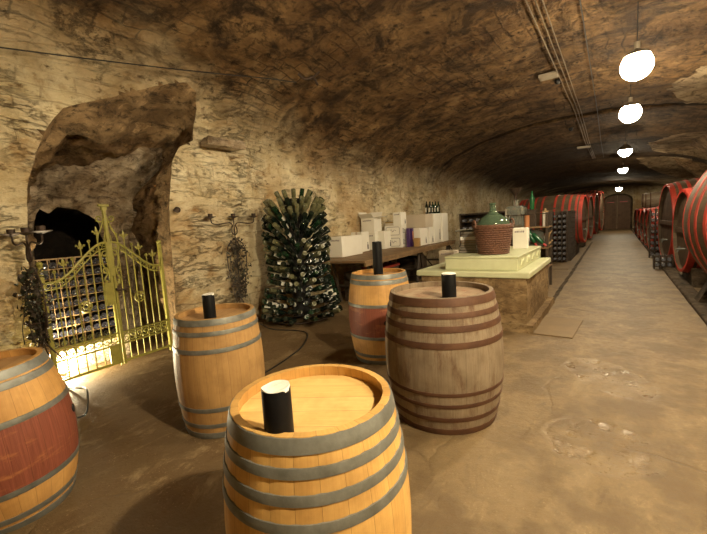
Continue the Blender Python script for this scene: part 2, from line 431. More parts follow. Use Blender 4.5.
M['paper'] = mat_basic('white_paper', (.80, .79, .75), (.70, .68, .64), 8, .7, 0., .05)
M['paper_mid'] = mat_basic('grey_paper', (.36, .32, .27), (.22, .19, .16), 9, .7)
M['bookbrown'] = mat_basic('brown_cover', (.30, .17, .075), (.22, .12, .05), 9, .6)
M['bookdark'] = mat_basic('dark_cover', (.045, .035, .035), (.03, .022, .022), 9, .5)
M['leaf'] = mat_basic('dried_ivy', (.045, .03, .018), (.022, .016, .01), 20, .7)
M['leaf_green'] = mat_basic('dark_ivy', (.03, .04, .017), (.018, .02, .01), 20, .6)
M['g_dark'] = mat_basic('bottle_dark_glass', (.008, .016, .010), (.004, .008, .006), 9, .10, 0., .0, .05, Coat_Weight=.3)
M['g_green'] = mat_basic('bottle_green_glass', (.009, .034, .014), (.005, .018, .008), 9, .10, 0., .0, .05)
M['g_olive'] = mat_basic('bottle_dusty_glass', (.15, .145, .075), (.09, .09, .045), 12, .28, 0., .05, .15)
M['g_blue'] = mat_basic('bottle_black_glass', (.022, .024, .042), (.010, .010, .018), 9, .10, 0., .0, .04, Coat_Weight=.6)
M['g_grey'] = mat_basic('bottle_gleam_ends', (.19, .195, .22), (.09, .093, .11), 30, .3, 0., .0, .1)  # gleam on the bottle ends painted in as a paler grey
M['g_bright'] = mat_basic('bottle_bright_green', (.012, .11, .035), (.007, .06, .022), 9, .12, 0., .0, .05)
M['red_cap'] = mat_basic('red_capsule', (.48, .025, .02), (.36, .015, .015), 9, .4)
def mat_glass(name, c, tr=.85, rough=.05):
    t = NT(name); n = t.noise(t.tc.outputs['Object'], 6, 4)
    col = t.mix(n, c, tuple(x*.8 for x in c))
    return t.done(col, rough, None, 0., Transmission_Weight=tr, IOR=1.4)
M['g_demijohn'] = mat_glass('demijohn_glass', (.13, .20, .125), .5, .07)
M['g_clear'] = mat_glass('clear_old_glass', (.70, .74, .64), .8, .06)
def mat_emit(name, c, s):
    t = NT(name); e = t.node('ShaderNodeEmission'); e.inputs[0].default_value = (*c, 1); e.inputs[1].default_value = s
    t.link(e.outputs[0], t.out.inputs['Surface']); return t.m
LAMPC = (1., .83, .56)

# ------------------------------------------------------------------ cellar shell
LARC = 10.
def prm(Y):
    xl = -5.25 - .25*sm(3.8, 5.5, Y); xr = 3.45
    b = 1.5
    if Y > 13: b = 1.45 - .2*sm(13, 17, Y)
    k = sm(21, 27, Y)
    return xl, xr, 2.9-.2*k, b-.35*k
def surf0(Y, s):
    xl, xr, zs, b = prm(Y); xc, a = (xl+xr)/2, (xr-xl)/2
    if s <= zs: return Vector((xl, Y, s)), Vector((1, 0, 0))
    if s >= zs+LARC: return Vector((xr, Y, zs-(s-zs-LARC))), Vector((-1, 0, 0))
    p = (s-zs)/LARC*PI
    n = Vector((math.cos(p)/a, 0, -math.sin(p)/b)).normalized()
    return Vector((xc-a*math.cos(p), Y, zs+b*math.sin(p))), n
def rough_off(P):
    a = noise.fractal(P*.75, 1., 2., 4)*.055
    b = noise.fractal(P*3.1+Vector((7, 3, 1)), .9, 2.1, 3)*.026
    return (a+b)*(1-.55*sm(12, 15, P.y))
def surf(Y, s):
    P, n = surf0(Y, s)
    k = sm(0, .2, P.z)
    return P + n*(rough_off(P)*(.35+.65*k))
def s_from(Y, z=None, X=None):
    xl, xr, zs, b = prm(Y); xc, a = (xl+xr)/2, (xr-xl)/2
    if X is not None and z is None:
        return zs + math.acos(max(-1, min(1, -(X-xc)/a)))/PI*LARC
    if X is not None and X > 0 and z < zs: return zs+LARC+zs-z
    if z <= zs: return z
    return zs + math.asin(min(1, (z-zs)/b))/PI*LARC
def resample(poly, d, closed=False):
    out = []; n = len(poly)
    for i in range(n if closed else n-1):
        a, b = Vector(poly[i]), Vector(poly[(i+1) % n])
        k = max(1, int((b-a).length/d))
        for j in range(k): out.append(a.lerp(b, j/k))
    if not closed: out.append(Vector(poly[-1]))
    return out
def inpoly(p, poly):
    x, y = p; c = False; n = len(poly); j = n-1
    for i in range(n):
        xi, yi = poly[i][0], poly[i][1]; xj, yj = poly[j][0], poly[j][1]
        if (yi > y) != (yj > y) and x < (xj-xi)*(y-yi)/(yj-yi)+xi: c = not c
        j = i
    return c
alc = [(1.20, -.05), (1.21, .8), (1.25, 1.7), (1.33, 2.25), (1.44, 2.6), (1.57, 2.88), (1.74, 3.13), (2.1, 3.30), (2.6, 3.50), (3.02, 3.62), (3.22, 3.56), (3.36, 3.38), (3.38, 3.02),
       (3.14, 2.88), (2.99, 2.62), (2.88, 2.0), (2.85, 1.4), (2.80, .6), (2.77, -.05)]
alc_ys = [(y, s_from(y, z)) for (y, z) in alc]
lun1 = [(15.9, .85), (18.0, 1.45), (20.0, 2.1), (21.4, 2.75), (21.8, 3.2)]
def lun(ytop, xtop, rows):
    return [(y, s_from(y, X=x)) for (y, x) in rows]
lunA = [(18.6, s_from(18.6, X=.95)), (20.6, s_from(20.6, X=1.2)), (21.3, s_from(21.3, X=1.6)), (21.45, s_from(21.4, X=2.2)), (21.5, s_from(21.4, X=2.9)), (21.5, 2.9+LARC+2.3),
        (15.6, 2.9+LARC+2.3), (15.6, s_from(15.6, X=3.2)), (15.8, s_from(15.8, X=2.4)), (16.6, s_from(16.6, X=1.5))]
lunB = [(22.6, s_from(22.6, X=.75)), (24.6, s_from(24.6, X=1.4)), (26.6, s_from(26.6, X=2.2)), (28.6, s_from(28.6, X=3.0)), (29., 2.7+LARC+.7), (29., 2.7+LARC+2.1),
        (22.5, 2.7+LARC+2.1), (22.5, 2.7+LARC+.7), (22.4, s_from(22.4, X=2.6)), (22.4, s_from(22.4, X=1.6))]
lunC = [(11.2, s_from(11.2, X=.95)), (12.4, s_from(12.4, X=1.15)), (12.9, s_from(12.9, X=1.5)), (13.0, s_from(13.0, X=2.2)), (13.05, s_from(13.0, X=3.1)), (13.05, 2.9+LARC+2.3), (8.2, 2.9+LARC+2.3), (8.3, s_from(8.3, X=3.2)), (8.7, s_from(8.7, X=2.3)), (9.8, s_from(9.8, X=1.4))]
HOLES = [alc_ys, lunA, lunB, lunC]

def lines(segs):
    out = []
    for a, b, d in segs:
        k = int(round((b-a)/d)); out += [a+(b-a)*i/k for i in range(k)]
    return out
YS = lines([(-5, -.5, .3), (-.5, 5.5, .06), (5.5, 12.99, .11)]) + [12.99] + lines([(13.01, 22, .25), (22, 37.6, .4)]) + [37.6]
SS = lines([(0, 5.2, .06), (5.2, 12.9, .14), (12.9, 15.8, .2)]) + [15.8]
def build_shell():
    ny, ns = len(YS), len(SS)
    pos = {}
    hres = [resample(h, .03 if k == 0 else .12, True) for k, h in enumerate(HOLES)]
    inner = [[inpoly((y, s), HOLES[k]) for k in range(len(HOLES))] for y in YS for s in SS]
    def ins(i, j): return inner[i*ns+j]
    groups = {'wall_left': MB(), 'ceiling': MB(), 'wall_right': MB()}
    maps = {k: {} for k in groups}
    zs_cache = [prm(y)[2] for y in YS]
    def snap(i, j, y, s):
        for k, h in enumerate(HOLES):
            if any(inner[a*ns+b][k] for a in (max(i-1,0), i, min(i+1,ny-1)) for b in (max(j-1,0), j, min(j+1,ns-1))) and not inner[i*ns+j][k]:
                q = min(hres[k], key=lambda p: (p.x-y)**2+(p.y-s)**2)
                if (q.x-y)**2+(q.y-s)**2 < (.075 if k == 0 else .3)**2: return q.x, max(0, q.y)
        return y, s
    def vid(g, i, j):
        m = maps[g]
        if (i, j) not in m:
            y, s = YS[i], SS[j]
            ssc = s if s <= 2.9 else s
            # keep arc parameter consistent where the spring line drops
            y2, s2 = snap(i, j, y, s)
            p = surf(y2, fix_s(y2, s2))
            m[(i, j)] = len(groups[g].v); groups[g].v.append(p)
        return m[(i, j)]
    for i in range(ny-1):
        for j in range(ns-1):
            k0 = [ins(i, j), ins(i+1, j), ins(i, j+1), ins(i+1, j+1)]
            if any(any(q[k] for q in k0) for k in range(len(HOLES))): continue
            sm_ = SS[j]
            g = 'wall_left' if sm_ < 4.4 else ('ceiling' if sm_ < 11.5 else 'wall_right')
            f = [vid(g, i, j), vid(g, i, j+1), vid(g, i+1, j+1), vid(g, i+1, j)]
            G = groups[g]; G.f.append(f); G.mi.append(0)
            G.uv.append([(YS[a], SS[b]) for (a, b) in ((i, j), (i, j+1), (i+1, j+1), (i+1, j))])
    labs = {'wall_left': 'pale limestone cellar wall with crumbling plaster', 'ceiling': 'dark brown stone barrel vault', 'wall_right': 'stone wall and lunettes behind the red casks'}
    for g, G in groups.items():
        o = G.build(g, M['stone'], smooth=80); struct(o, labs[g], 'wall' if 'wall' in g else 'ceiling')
def fix_s(y, s):
    zs = prm(y)[2]
    if abs(zs-2.9) < 1e-6: return s
    if s <= 2.9: return s*zs/2.9
    if s <= 2.9+LARC: return s-2.9+zs
    return zs+LARC+(s-2.9-LARC)*zs/2.9
build_shell()

def recess(name, poly, depth, dirv, mats, shrink_z=0., shrink_y=0., zref=1.6, d=.07, label='', steps=8, hole=None, open_bottom=True, amp=1.):
    pts = resample(poly, d, not open_bottom)
    base = [surf(p.x, fix_s(p.x, max(0, p.y))) for p in pts]
    n = len(base); yc = sum(p.y for p in base)/n
    mb = MB(); L = n if not open_bottom else n-1
    def ringpt(p, t):
        q = p + Vector(dirv)*depth*t
        kz = shrink_z*t*sm(zref-.6, zref+1., p.z)
        q.z = q.z - (q.z-zref)*kz if q.z > zref else q.z
        q.y = yc + (q.y-yc)*(1-shrink_y*t)
        o = (noise.fractal(q*1.3, 1., 2., 4)*.10 + noise.fractal(q*4.2, .9, 2., 4)*.055)*amp
        o *= sm(0., .25, t)
        c = Vector((q.x, yc, zref)); dd = (c-q); 
        if dd.length > 1e-6: q += dd.normalized()*o*min(1, q.z/.3 if open_bottom else 1)
        return q
    # flange tucked behind the wall face
    for i in range(n):
        a_, b_ = pts[max(0, i-1)] if open_bottom else pts[i-1], pts[min(n-1, i+1)] if open_bottom else pts[(i+1) % n]
        tg = Vector((b_.x-a_.x, b_.y-a_.y)); nn_ = Vector((-tg.y, tg.x)).normalized()
        q2 = Vector((pts[i].x, pts[i].y))+nn_*.16
        if inpoly(q2, poly): q2 = Vector((pts[i].x, pts[i].y))-nn_*.16
        mb.v.append(surf(q2.x, fix_s(q2.x, max(0, q2.y)))+Vector(dirv)*.07)
    for k in range(steps+1):
        t = k/steps
        for p in base: mb.v.append(ringpt(p, t))
    for k in range(steps+1):
        for i in range(L):
            i2 = (i+1) % n
            mb.f.append([k*n+i, k*n+i2, (k+1)*n+i2, (k+1)*n+i]); mb.mi.append(0)
            mb.uv.append([(i*d, k*.15)]*4)
    # back face: shrinking rings
    b0 = (steps+1)*n; rings = 18
    last = [mb.v[b0+i].copy() for i in range(n)]
    ctr = Vector((sum(p.x for p in last)/n, yc, .0 if open_bottom else sum(p.z for p in last)/n))
    prev = b0
    if hole:
        hp_ = resample(hole, .01); L_ = len(hp_)
        xb = sum(p.x for p in last)/n
        goal = [Vector((xb, hp_[min(L_-1, int(round(i/(n-1)*(L_-1))))].x, max(0, hp_[min(L_-1, int(round(i/(n-1)*(L_-1))))].y))) for i in range(n)]
    for k in range(1, rings+1):
        t = k/rings
        st = len(mb.v)
        for p in last:
            q = p.lerp(goal[len(mb.v)-st], t) if hole else p.lerp(ctr, t*.995)
            o = (noise.fractal(q*1.6+Vector((3, 1, 8)), 1., 2., 4)*.12+noise.fractal(q*5+Vector((3, 1, 8)), .9, 2., 4)*.045)*min(1, t*4)*amp
            q += Vector(dirv)*(-o)
            mb.v.append(q)
        for i in range(L):
            i2 = (i+1) % n
            mb.f.append([prev+i, prev+i2, st+i2, st+i]); mb.mi.append(1); mb.uv.append([(0, 0)]*4)
        prev = st
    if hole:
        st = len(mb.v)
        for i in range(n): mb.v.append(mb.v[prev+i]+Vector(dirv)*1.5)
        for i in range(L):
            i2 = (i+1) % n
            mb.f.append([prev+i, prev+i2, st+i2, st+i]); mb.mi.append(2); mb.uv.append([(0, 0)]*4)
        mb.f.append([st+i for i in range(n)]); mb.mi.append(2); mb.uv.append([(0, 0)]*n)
    o = mb.build(name, mats, smooth=60)
    return struct(o, label, 'wall')
CAVITY = [(1.55, 0), (1.60, 1.38), (1.60, 1.98), (1.73, 2.10), (1.84, 2.02), (1.92, 2.12), (2.08, 2.09), (2.2, 2.08), (2.33, 1.98), (2.42, 1.90), (2.44, 1.72), (2.5, 1.5), (2.52, 1.32), (2.5, 0)]
recess('wall_alcove', alc_ys, 1.35, (-1, .12, 0), [M['alcove'], M['alcove_pale'], M['cavity_shade']], .30, .02, 1.7, .05, 'rough rock alcove behind the iron gate', 16, CAVITY, True, 1.5)
recess('wall_lunette', lunA, 1.2, (1, 0, -.05), [M['lunette'], M['alcove']], 0, 0, 2.4, .2, 'vaulted lunette above the red casks', 4, open_bottom=False)
recess('wall_lunette', lunB, 1.2, (1, 0, -.05), [M['lunette'], M['alcove']], 0, 0, 2.2, .25, 'far vaulted lunette above the small casks', 4, open_bottom=False)
recess('wall_lunette', lunC, 1.2, (1, 0, -.05), [M['lunette'], M['alcove']], 0, 0, 2.4, .2, 'near vaulted lunette above the large cask', 4, open_bottom=False)

# floor
def build_floor():
    ys = lines([(-5, 0, .4), (0, 9, .12), (9, 37.6, .6)])+[37.6]
    xs = lines([(-8.6, -5.4, .25), (-5.4, 2, .12), (2, 4.8, .3)])+[4.8]
    mb = MB()
    for y in ys:
        for x in xs: mb.v.append(Vector((x, y, noise.fractal(Vector((x*.8, y*.8, 0)), 1., 2., 3)*.004)))
    n = len(xs)
    for i in range(len(ys)-1):
        for j in range(n-1):
            f = [i*n+j, i*n+j+1, (i+1)*n+j+1, (i+1)*n+j]
            mb.f.append(f); mb.mi.append(0); mb.uv.append([(mb.v[k].x, mb.v[k].y) for k in f])
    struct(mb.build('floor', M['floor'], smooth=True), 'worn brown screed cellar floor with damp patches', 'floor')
build_floor()
mb = MB()
N = 24
def endwall(name, Y, label, flip):
    mb = MB()
    P = [surf0(Y-.005 if Y > 0 else Y, fix_s(Y, 15.8*i/60))[0] for i in range(61)]
    P = [(p.x, Y, p.z) for p in P]
    mb.add(P + [(-.9, Y, 0)], [[60-i-1 if flip else i, 60-i if flip else i+1, 61][::(1)] for i in range(60)], [[(P[i][0], P[i][2]), (P[i+1][0], P[i+1][2]), (-.9, 0)] for i in range(60)])
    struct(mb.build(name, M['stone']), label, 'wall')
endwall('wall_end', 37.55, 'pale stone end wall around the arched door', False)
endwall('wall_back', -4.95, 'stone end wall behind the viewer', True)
# drain channel in the floor beside the counter
mb = MB()
for i in range(60):
    y0 = 6.0+i*.28; x = -.93-.0066*(y0-6)+random.uniform(-.012, .012)
    mb.box(x-.035, x+.035, y0, y0+.275, -.01, .0065)
struct(mb.build('trim_1', M['rock_dark']), 'dark channel in the floor along the aisle', 'channel')
# pale rim of stone kerb along right casks
mb = MB()
for i in range(40):
    y0 = 5.4+i*.8; x = .98-.003*(y0-5)
    mb.box(x, x+.22, y0, y0+.79, -.02, .05+random.uniform(0, .02), bev=.015)
struct(mb.build('trim_2', M['rock_dark']), 'low kerb under the row of casks', 'kerb')

# ------------------------------------------------------------------ lamps
bulb_m = mat_emit('lamp_glow', LAMPC, 270.)
key_m = mat_emit('shop_lamp_glow', (1., .83, .55), 6200.)
M['enamel'] = mat_basic('dark_enamel', (.10, .075, .045), (.06, .045, .03), 6, .5)
def lamp(x, y, z, ztop, label, rad=.13, glow=None, sr=.21, grp='globe lamps hanging over the aisle'):
    t = thing('hanging_globe_lamp', label, 'lamp', (x, y, z), 0, grp)
    mb = MB(); mb.sphere((0, 0, 0), rad, 24, 14); mb.build('globe', glow or bulb_m, t, True)
    mb = MB(); mb.lathe([(.03, rad+.03)]+[((rad+.012)*math.cos(a_), (rad+.012)*math.sin(a_)) for a_ in [R(78-10*k_) for k_ in range(5 if y < 12 else 8)]]+([(sr, rad*.2)] if sr > rad+.03 else [])+([(sr+.004, rad*.2)] if sr > rad+.03 else [])+[((rad+.018)*math.cos(a_), (rad+.018)*math.sin(a_)) for a_ in [R((38 if y < 12 else 8)+10*k_) for k_ in range(5 if y < 12 else 8)]]+[(.03, rad+.04)], 32); mb.build('lamp_shade', M['enamel'], t, 50)
    mb = MB(); mb.cyl(.035, rad+.005, rad+.12, 12); mb.build('lamp_holder', M['plastic'], t, True)
    mb = MB(); mb.tube([(0, 0, rad+.12), (.0, 0, max(rad+.16, ztop-z))], .006, 6); mb.build('cord', M['rubber'], t)
    return t
def vz(Y, X):
    xl, xr, zs, b = prm(Y); xc, a = (xl+xr)/2, (xr-xl)/2
    return zs+b*math.sqrt(max(0, 1-((X-xc)/a)**2))
for (y, z, lab) in [(6.6, 3.5, 'glowing globe lamp nearest in the row, hanging on a long cord'), (9.64, 3.5, 'second glowing globe lamp along the aisle, past the nearest one'),
                    (15.6, 3.5, 'third glowing globe lamp along the aisle, smaller than the two before'), (21.6, 3.42, 'fourth glowing globe lamp, just above the farthest one'),
                    (32.0, 3.05, 'farthest glowing globe lamp, right above the arched door')]:
    lamp(.19 if y < 30 else .08, y, z, vz(y, .19)-.02, lab, .185, None, .19)
lamp(.19, 3.6, 3.5, vz(3.6, .19)-.02, 'glowing globe lamp of the aisle row just above the top of the picture', .185, None, .19)
lamp(1.9, 1.1, 3.66, vz(1.1, 1.9)-.02, 'strong shaded lamp beside the viewer lighting the barrels', .08, key_m, .30, None)

# ------------------------------------------------------------------ barrels
def barrel(name, label, loc, h, rt, rb, wood, lid, hoops, hoopm, rz=0., cat='barrel', group=None, rec=.045, nst=26, sub=4, bung=None, thick=.028, hw=.004, both=False, hoopmats=None):
    t = thing(name, label, cat, loc, rz, group)
    rad = lambda z: rb-(rb-rt)*(2*z/h-1)**2
    n = nst*sub
    groove = lambda r, i, z: r - (.0022 if i % sub == 0 else 0.)
    m = MB(); K = 18
    prof = [(rad(0)-thick, 0), (rad(0), 0)] + [(rad(h*k/K), h*k/K) for k in range(1, K)] + [(rad(h), h), (rad(h)-thick, h), (rad(h-rec)-thick-.004, h-rec-.01)]
    if both: prof = [(rad(rec)-thick-.004, rec+.01)] + prof
    m.lathe(prof, n, rf=groove, ns=nst, vs_=True)
    m.build('staves', wood, t, 50)
    m = MB(); m.disc(rad(h-rec)-thick+.004, h-rec, 48, pu=.11); m.build('head', lid, t)
    if both:
        m = MB(); m.disc(rad(rec)-thick+.004, rec, 48, pu=.11, up=False); m.build('head', lid, t)
    for q, (z0, z1) in enumerate(hoops):
        m = MB()
        pr = [(rad(z0)-.006, z0), (rad(z0)+hw, z0+.002)] + [(rad(z0+(z1-z0)*k/3)+hw+.001, z0+(z1-z0)*k/3) for k in (1, 2)] + [(rad(z1)+hw, z1-.002), (rad(z1)-.006, z1)]
        m.lathe(pr, 64)
        # overlap seam with two rivets
        a = .9+q*.13; zc = (z0+z1)/2
        for da in (-.035, .035):
            rr = rad(zc)+hw+.001
            m.sphere((rr*math.cos(a+da), rr*math.sin(a+da), zc), .006, 6, 4)
        m.build('hoop', hoopmats[q] if hoopmats else hoopm, t, 40)
    if bung:
        a, z = bung; r = rad(z)+.002
        m = MB(); mt = Matrix.Translation((r*math.cos(a), r*math.sin(a), z)) @ Matrix.Rotation(a, 4, 'Z') @ Matrix.Rotation(PI/2, 4, 'Y')
        m.cyl(.026, -.02, .003, 16, mt); m.build('bung', M['blackhole'], t)
    return t
H6 = lambda h: [(h-.052, h-.001), (h-.128, h-.092), (h-.262, h-.225), (.225, .262), (.092, .128), (.001, .052)]
barrel('wine_barrel', 'golden oak barrel with grey hoops between the olive gate and the bottle tree', (-2.73, 1.79, 0), .949, .312, .357, M['oak_mid'], M['lid_mid'],
       H6(.949), M['zinc'], .3)
barrel('wine_barrel', 'bright golden oak barrel with pale lid and grey hoops, largest and closest to the viewer', (-.96, 1.01, 0), .945, .304, .362, M['oak'], M['lid_gold'],
       [(.893, .944), (.822, .858), (.742, .778), (.655, .692), (.25, .288), (.166, .202), (.087, .123), (.001, .052)], M['zinc'], 2.1)
t = barrel('wine_barrel', 'oak barrel with wine-red middle and no candle, beside the left gate post', (-2.99, .48, 0), .925, .258, .345, M['oak_red_small'], M['lid_mid'],
       [(.872, .924), (.820, .864), (.628, .665), (.232, .27), (.07, .108), (.001, .052)], M['zinc'], .8, bung=(.35, .52))
t.matrix_world = Matrix.Translation((-2.99, .49, -.008)) @ Matrix.Rotation(R(3.2), 4, 'X') @ Matrix.Rotation(.8, 4, 'Z')  # leans a little on the uneven floor
barrel('wine_barrel', 'weathered grey barrel with eight rusty brown hoops in front of the plaster counter', (-1.17, 2.83, 0), 1.03, .404, .473, M['oak_grey'], M['lid_grey'],
       [(.968, 1.029), (.885, .928), (.79, .838), (.672, .72), (.318, .348), (.225, .258), (.112, .15), (.001, .052)], M['rust'], 0., nst=30)
barrel('wine_barrel', 'oak barrel with dark red middle and bung hole, below the carton table', (-2.30, 3.71, 0), 1.03, .316, .382, M['oak_red'], M['lid_mid'],
       [(.975, 1.029), (.915, .965), (.665, .702), (.30, .337), (.085, .125), (.001, .052)], M['zinc'], .4, bung=(-1.27, .50))

# ------------------------------------------------------------------ candles on the barrels
def candle(label, loc, r, h, top='wax'):
    t = thing('pillar_candle', label, 'candle', loc, random.random()*6, 'black candles on barrels')
    m = MB(); n = 32
    wob = lambda r_, i, z: r_*(1+.012*math.sin(3*2*PI*i/n+1))
    m.lathe([(0, 0), (r, 0), (r*1.01, h*.3), (r, h*.96), (r*.98, h-.004)], n, rf=wob); m.build('candle_body', M['black'], t, 50)
    m = MB()
    pr = [(r*.985, h-.012), (r*.985, h-.004), (r*.96, h+.001), (r*.78, h-.003), (r*.5, h-.005), (0, h-.005)]
    m.lathe(pr, n, rf=lambda r_, i, z: r_*(1+.015*math.sin(5*2*PI*i/n)))
    for k, v in enumerate(m.v): v.z += .0025*math.sin(v.x*60)+.002*math.cos(v.y*75)
    m.build('wax_top', M[top], t, 60)
    return t
candle('thick black candle with white top on the bright oak barrel closest to the viewer', (-.895, .775, .900), .047, .182)
candle('black candle with white top on the barrel between gate and bottle tree', (-2.655, 1.69, .904), .047, .212)
candle('black candle with white top on the weathered grey barrel', (-1.055, 2.725, .985), .055, .19)
candle('tall all-dark candle on the red-banded barrel below the carton table', (-2.27, 3.66, .985), .056, .40, 'black')

# ------------------------------------------------------------------ iron gate
def spiral(c, r0, r1, a0, a1, n=22):
    return [(0, c[0]+(r0+(r1-r0)*k/n)*math.cos(a0+(a1-a0)*k/n), c[1]+(r0+(r1-r0)*k/n)*math.sin(a0+(a1-a0)*k/n)) for k in range(n+1)]
def catmull(P, k=8):
    P = [Vector(p) for p in P]; out = []
    Q = [P[0]*2-P[1]] + P + [P[-1]*2-P[-2]]
    for i in range(1, len(Q)-2):
        for j in range(k):
            t = j/k; a, b, c, d = Q[i-1], Q[i], Q[i+1], Q[i+2]
            out.append(.5*((2*b)+(c-a)*t+(2*a-5*b+4*c-d)*t*t+(3*b-a-3*c+d)*t*t*t))
    out.append(P[-1]); return out
GX = -5.06
gate = thing('iron_gate', 'olive yellow wrought iron double gate with scrolls and spear finials across the alcove', 'gate', (GX, 1.945, 0), R(5))
GM = M['gate']
Y0, Y1, YC = -.69, .66, .015
def railz(y):
    if y < YC:
        t = (y-Y0)/(YC-Y0); return 1.17+.40*sm(.12, .95, t)
    t = (Y1-y)/(Y1-YC); return 1.22+.35*sm(.12, .95, t)
for (y, h) in ((Y0, 1.40), (Y1, 1.55)):
    m = MB(); m.box(-.02, .02, y-.02, y+.02, 0, h-.05, bev=.004); m.cyl(.027, h-.06, h-.045, 12, Matrix.Translation((0, y, 0))); m.sphere((0, y, h-.018), .03, 12, 8)
    m.build('gate_post', GM, gate, 40)
def leafing(ya, yb, side):
    lf = bpy.data.objects.new('gate_leaf', None); COL.objects.link(lf); lf.parent = gate
    def b(m, name): return m.build(name, GM, lf, 40)
    # arched top rail with a second slim rail below
    m = MB(); K = 26
    pts = [(0, ya+(yb-ya)*k/K, railz(ya+(yb-ya)*k/K)) for k in range(K+1)]
    m.tube(pts, .0135, 8); b(m, 'arched_rail')
    m = MB(); m.tube([(0, p[1], p[2]-.075) for p in pts], .007, 6)
    for k in range(1, K, 2):
        c = (pts[k][1], pts[k][2]-.037); m.tube(spiral(c, .03, .012, k, k+5.2, 12), .0045, 5)
    b(m, 'rail_scrollwork')
    m = MB(); m.box(-.012, .012, ya, yb, .055, .085); b(m, 'bottom_rail')
    m = MB(); m.box(-.011, .011, ya, yb, .285, .303); m.box(-.011, .011, ya, yb, .425, .443)
    nn = 7
    for k in range(nn):
        y = ya+(yb-ya)*(k+.5)/nn
        m.tube([(0, y+.043*math.cos(2*PI*j/16), .364+.043*math.sin(2*PI*j/16)) for j in range(17)], .0065, 6)
        for sg in (-1, 1):
            m.tube(spiral((y+sg*.0, .364+sg*.012), .026, .008, sg*1.2, sg*1.2+4.4, 10), .005, 5)
    for k in range(nn-1):
        y = ya+(yb-ya)*(k+1)/nn; m.tube([(0, y, .303), (0, y, .425)], .006, 6)
    b(m, 'scroll_band')
    nb = 6
    for k in range(1, nb+1):
        y = ya+(yb-ya)*k/(nb+1); zr = railz(y); fleur = (k % 2 == 0)
        m = MB(); top = zr+(.13 if fleur else .10)
        m.tube([(0, y, .085), (0, y, .285)], .0075, 6); m.tube([(0, y, .443), (0, y, top)], .0075, 6)
        if fleur:
            m.lathe([(0, top-.02), (.013, top+.005), (.02, top+.03), (.012, top+.055), (0, top+.09)], 8, Matrix.Translation((0, y, 0)) @ Matrix.Diagonal((.5, 1, 1, 1)))
            for sg in (-1, 1): m.tube(catmull([(0, y, top), (0, y+sg*.02, top+.008), (0, y+sg*.04, top+.034), (0, y+sg*.046, top+.014)], 5), .0065, 6)
            m.box(-.008, .008, y-.024, y+.024, top-.008, top+.002)
        else:
            m.cyl(.012, top-.012, top-.004, 8, Matrix.Translation((0, y, 0))); m.sphere((0, y, top+.012), .018, 10, 6)
        b(m, 'gate_bar')
    yc = (ya+yb)/2-.02*side
    m = MB(); m.tube([(0, yc+.062*math.cos(2*PI*j/24), .84+.062*math.sin(2*PI*j/24)) for j in range(25)], .009, 6)
    m.tube([(0, yc+.026*math.cos(2*PI*j/16), .84+.026*math.sin(2*PI*j/16)) for j in range(17)], .007, 6)
    for k in range(6):
        a = PI*k/3; m.tube([(0, yc+.026*math.cos(a), .84+.026*math.sin(a)), (0, yc+.06*math.cos(a), .84+.06*math.sin(a))], .006, 5)
    b(m, 'rosette')
    ym = yb if side < 0 else ya
    m = MB(); m.box(-.014, .014, ym-.014, ym+.014, .03, railz(ym)); b(m, 'meeting_stile')
    if side < 0:
        m = MB(); m.box(-.016, .016, ym-.09, ym-.012, .80, 1.08, bev=.004); b(m, 'lock_plate'); m = MB(); m.box(-.010, .010, ym-.125, ym-.012, .06, .285); b(m, 'kick_plate')
        m = MB(); m.cyl(.02, .0, .03, 10, Matrix.Translation((.02, ym+.045, .985)) @ Matrix.Rotation(PI/2, 4, 'Y'))
        m.tube(catmull([(.045, ym+.03, .985), (.06, ym+.10, .975), (.06, ym+.15, 1.0), (.055, ym+.18, .99)], 5), .011, 6); m.build('handle', M['iron'], lf, 40)
leafing(Y0+.025, YC-.02, -1)
leafing(YC+.02, Y1-.025, 1)
m = MB(); m.box(-.016, .016, YC-.016, YC+.016, 1.15, 1.98); m.box(-.02, .02, YC-.06, YC+.06, 2.0, 2.03, bev=.006); m.box(-.018, .018, YC-.03, YC+.03, 1.96, 2.0)
for sg in (-1, 1):
    def P(y, z): return (0, YC+sg*y, z)
    m.tube(catmull([P(.02, 1.02), P(.06, 1.06), P(.085, 1.13), P(.05, 1.20), P(.085, 1.30), P(.10, 1.42), P(.115, 1.55), P(.10, 1.66), P(.055, 1.75), P(.02, 1.86)], 6), .009, 6)
    m.tube([(0, YC+sg*(p[1]), p[2]) for p in spiral((.065, 1.86), .045, .012, -2.4, 3.6, 20)], .0085, 6)
    m.tube([(0, YC+sg*(p[1]), p[2]) for p in spiral((.055, 1.43), .042, .010, 2.6, -3.6, 20)], .0085, 6)
    m.tube([(0, YC+sg*(p[1]), p[2]) for p in spiral((.06, 1.24), .04, .010, -1.6, 4.2, 18)], .008, 6)
    m.tube([(0, YC+sg*(p[1]), p[2]) for p in spiral((.055, 1.07), .035, .010, 1.6, -4.2, 18)], .0075, 6)
    m.tube(catmull([P(.016, 1.30), P(.04, 1.36), P(.02, 1.50), P(.04, 1.6), P(.016, 1.7)], 5), .0075, 6)
m.build('centre_ornament', GM, gate, 40)

